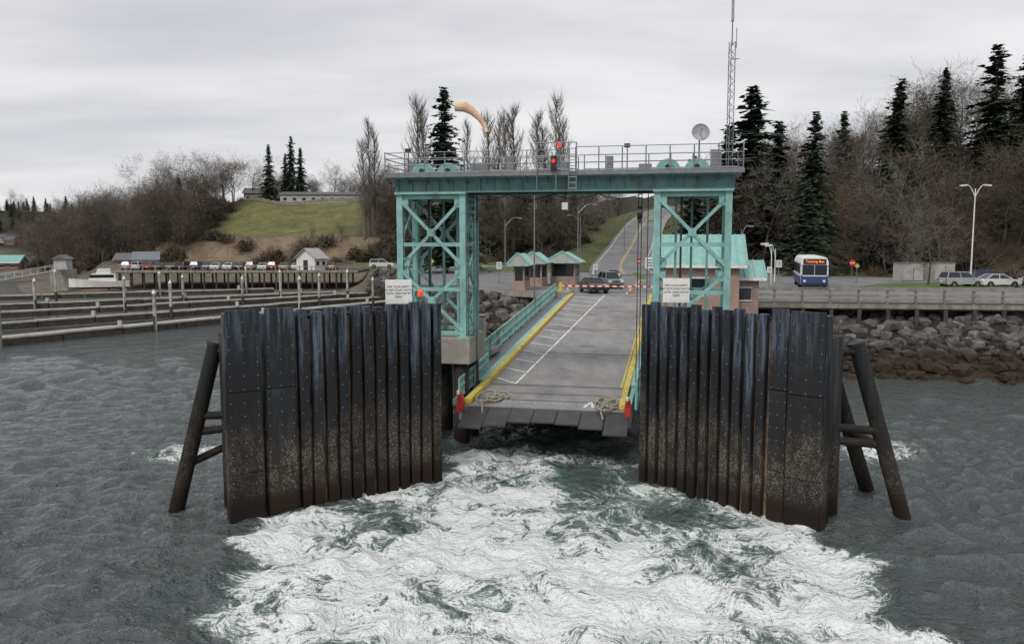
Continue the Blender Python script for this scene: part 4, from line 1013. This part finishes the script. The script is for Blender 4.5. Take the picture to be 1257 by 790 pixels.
mb.box((-55,168,3.85),(50,18,.4),M_woodD);mb.box((-55,158.9,4.0),(50,.2,.5),M_wood)
for i in range(21):
    mb.cyl((-79+i*2.35,159.4,-1),(-79+i*2.35,159.4,3.7),.18,.18,8,M_woodD);mb.cyl((-79+i*2.35,164,-1),(-79+i*2.35,164,3.7),.18,.18,8,M_woodD);mb.box((-79+i*2.35,159,4.5),(.14,.14,1.0),M_wood)
mb.box((-55,159,4.95),(50,.1,.12),M_wood);mb.obj('timber_wharf')
house('marina_office',(-40,163,4.05),4.8,4,2.6,1.7,M_white,M_wallW,R(75),2)
house('boat_shed',(-85,190,3.6),5,4,2.2,1.5,M_wallW,M_boatblue,R(20),2);house('boat_shed',(-92,195,3.6),4,3.5,2.0,1.3,M_wallR,M_roofG,R(0),2)
house('green_roof_pavilion',(-120,194,2.8),7,5,2.2,1.4,M_wallR,M_roofT,R(8),3)
mb=MB()
def gang(a,b_):
    a=Vector(a);b_=Vector(b_);mb.beam(a,b_,1.4,.12,M_galv);d=(b_-a).normalized();n=Vector((-d.y,d.x,0)).normalized()*.7
    for s in(-1,1):
        mb.beam(a+n*s+Vector((0,0,1.05)),b_+n*s+Vector((0,0,1.05)),.07,.07,M_white)
        k=10
        for i in range(k+1):
            q=a.lerp(b_,i/k)+n*s;mb.beam(q,q+Vector((0,0,1.05)),.05,.05,M_white)
            if i<k: mb.beam(q,a.lerp(b_,(i+1)/k)+n*s+Vector((0,0,1.05)),.04,.04,M_white)
gang((-87,158,4.4),(-88,112,1.5));mb.obj('gangway')
mb=MB();mb.box((-88,160,2.2),(3.5,3.5,4.4),M_conc);mb.box((-88,160,5.4),(2.4,2.4,2),M_wallW);mb.prism([(-1.6,0),(1.6,0),(0,.8)],lambda x,y,z:Vector((-88+x,160+y,z+6.4)),-1.6,1.6,M_roofG);mb.obj('dock_office')
def boat(loc,rz,L=9,name='motor_boat',s=1):
    mb=MB();sec=[]
    for i in range(9):
        f=i/8;w=1.5*(1-max(0,(f-.45)/.55)**2.2)+.02;sh=1.2+.6*f*f
        sec.append([(f*L-L/2,-w,sh),(f*L-L/2,-w*.8,.35),(f*L-L/2,0,.0+.35*max(0,f-.8)/.2),(f*L-L/2,w*.8,.35),(f*L-L/2,w,sh)])
    for a,b2 in zip(sec[:-1],sec[1:]):
        for k in range(4): mb.face([a[k],b2[k],b2[k+1],a[k+1]],M_white if k in(0,3) else M_red)
        mb.face([a[0],a[4],b2[4],b2[0]],M_wallW)
    mb.face(sec[0],M_white)
    mb.prism([(-2.6,1.2),(1.6,1.35),(1.0,2.5),(-2.4,2.5)],lambda x,y,z:Vector((x,y,z)),-1.0,1.0,M_white)
    mb.prism([(-2.3,1.85),(1.42,1.85),(1.12,2.35),(-2.3,2.35)],lambda x,y,z:Vector((x,y,z)),-1.02,1.02,M_glass)
    mb.prism([(-1.8,2.5),(.4,2.5),(.1,3.3),(-1.7,3.3)],lambda x,y,z:Vector((x,y,z)),-.8,.8,M_white)
    mb.cyl((-.6,0,3.3),(-.6,0,6.2),.05,.03,6,M_galv);mb.cyl((-.6,-.6,4.6),(-.6,.6,4.6),.03,.03,5,M_galv)
    for i in range(6): mb.cyl((.9+i*.6,-1.3+.18*i,1.5),(.9+i*.6,-1.3+.18*i,2.2),.025,.025,5,M_galv)
    o=mb.obj(name);o.location=loc;o.rotation_euler=(0,0,rz);o.scale=(s,s,s);return o
boat((-78,154,.9),R(200),9,s=1.15);boat((-108,128,-.4),R(160),9)

# ------------------------------------------------------------------ world, sun, camera
EL,AZ=R(48),R(205)
w=bpy.data.worlds.new('World');scene.world=w;w.use_nodes=True;t=w.node_tree;bg=t.nodes['Background']
sky=N(t,'ShaderNodeTexSky',sky_type='NISHITA');sky.sun_disc=False;sky.sun_elevation=EL;sky.sun_rotation=AZ
tc=N(t,'ShaderNodeTexCoord');sp=N(t,'ShaderNodeSeparateXYZ');t.links.new(tc.outputs['Generated'],sp.inputs[0])
zc=math_n(t,'ADD',math_n(t,'MAXIMUM',sp.outputs[2],0),.13)
cb=N(t,'ShaderNodeCombineXYZ');t.links.new(math_n(t,'DIVIDE',sp.outputs[0],zc),cb.inputs[0]);t.links.new(math_n(t,'DIVIDE',sp.outputs[1],zc),cb.inputs[1])
n1=noise_n(t,cb.outputs[0],.42,6,.5,(.7,1.0,1));n2=noise_n(t,cb.outputs[0],1.3,5,.55,(.45,1,1))
f=math_n(t,'ADD',math_n(t,'MULTIPLY',n1.outputs['Fac'],.7),math_n(t,'MULTIPLY',n2.outputs['Fac'],.3))
cl=mixc(t,maprange(t,f,.38,.60),(6.1,6.1,6.5),(9.0,8.9,8.95))
cl=mixc(t,maprange(t,sp.outputs[2],.16,.0,0,.55),cl,(8.5,8.5,8.65))
out=mixc(t,.94,sky.outputs[0],cl)
t.links.new(out,bg.inputs[0]);bg.inputs[1].default_value=.1
L=bpy.data.lights.new('sun','SUN');L.energy=1.5;L.angle=R(15);L.color=(1,.96,.9);so=bpy.data.objects.new('sun',L);COL.objects.link(so)
sd=Vector((math.sin(AZ)*math.cos(EL),math.cos(AZ)*math.cos(EL),math.sin(EL)));so.rotation_euler=sd.to_track_quat('Z','Y').to_euler()
cam=bpy.data.cameras.new('camera');co=bpy.data.objects.new('camera',cam);COL.objects.link(co);co.location=(0,0,10);co.rotation_euler=(R(90-5.71),0,0)
cam.sensor_width=36;cam.lens=28.64;cam.clip_end=12000;cam.clip_start=.1;scene.camera=co
scene.view_settings.view_transform='Standard';scene.view_settings.look='None';scene.view_settings.exposure=0
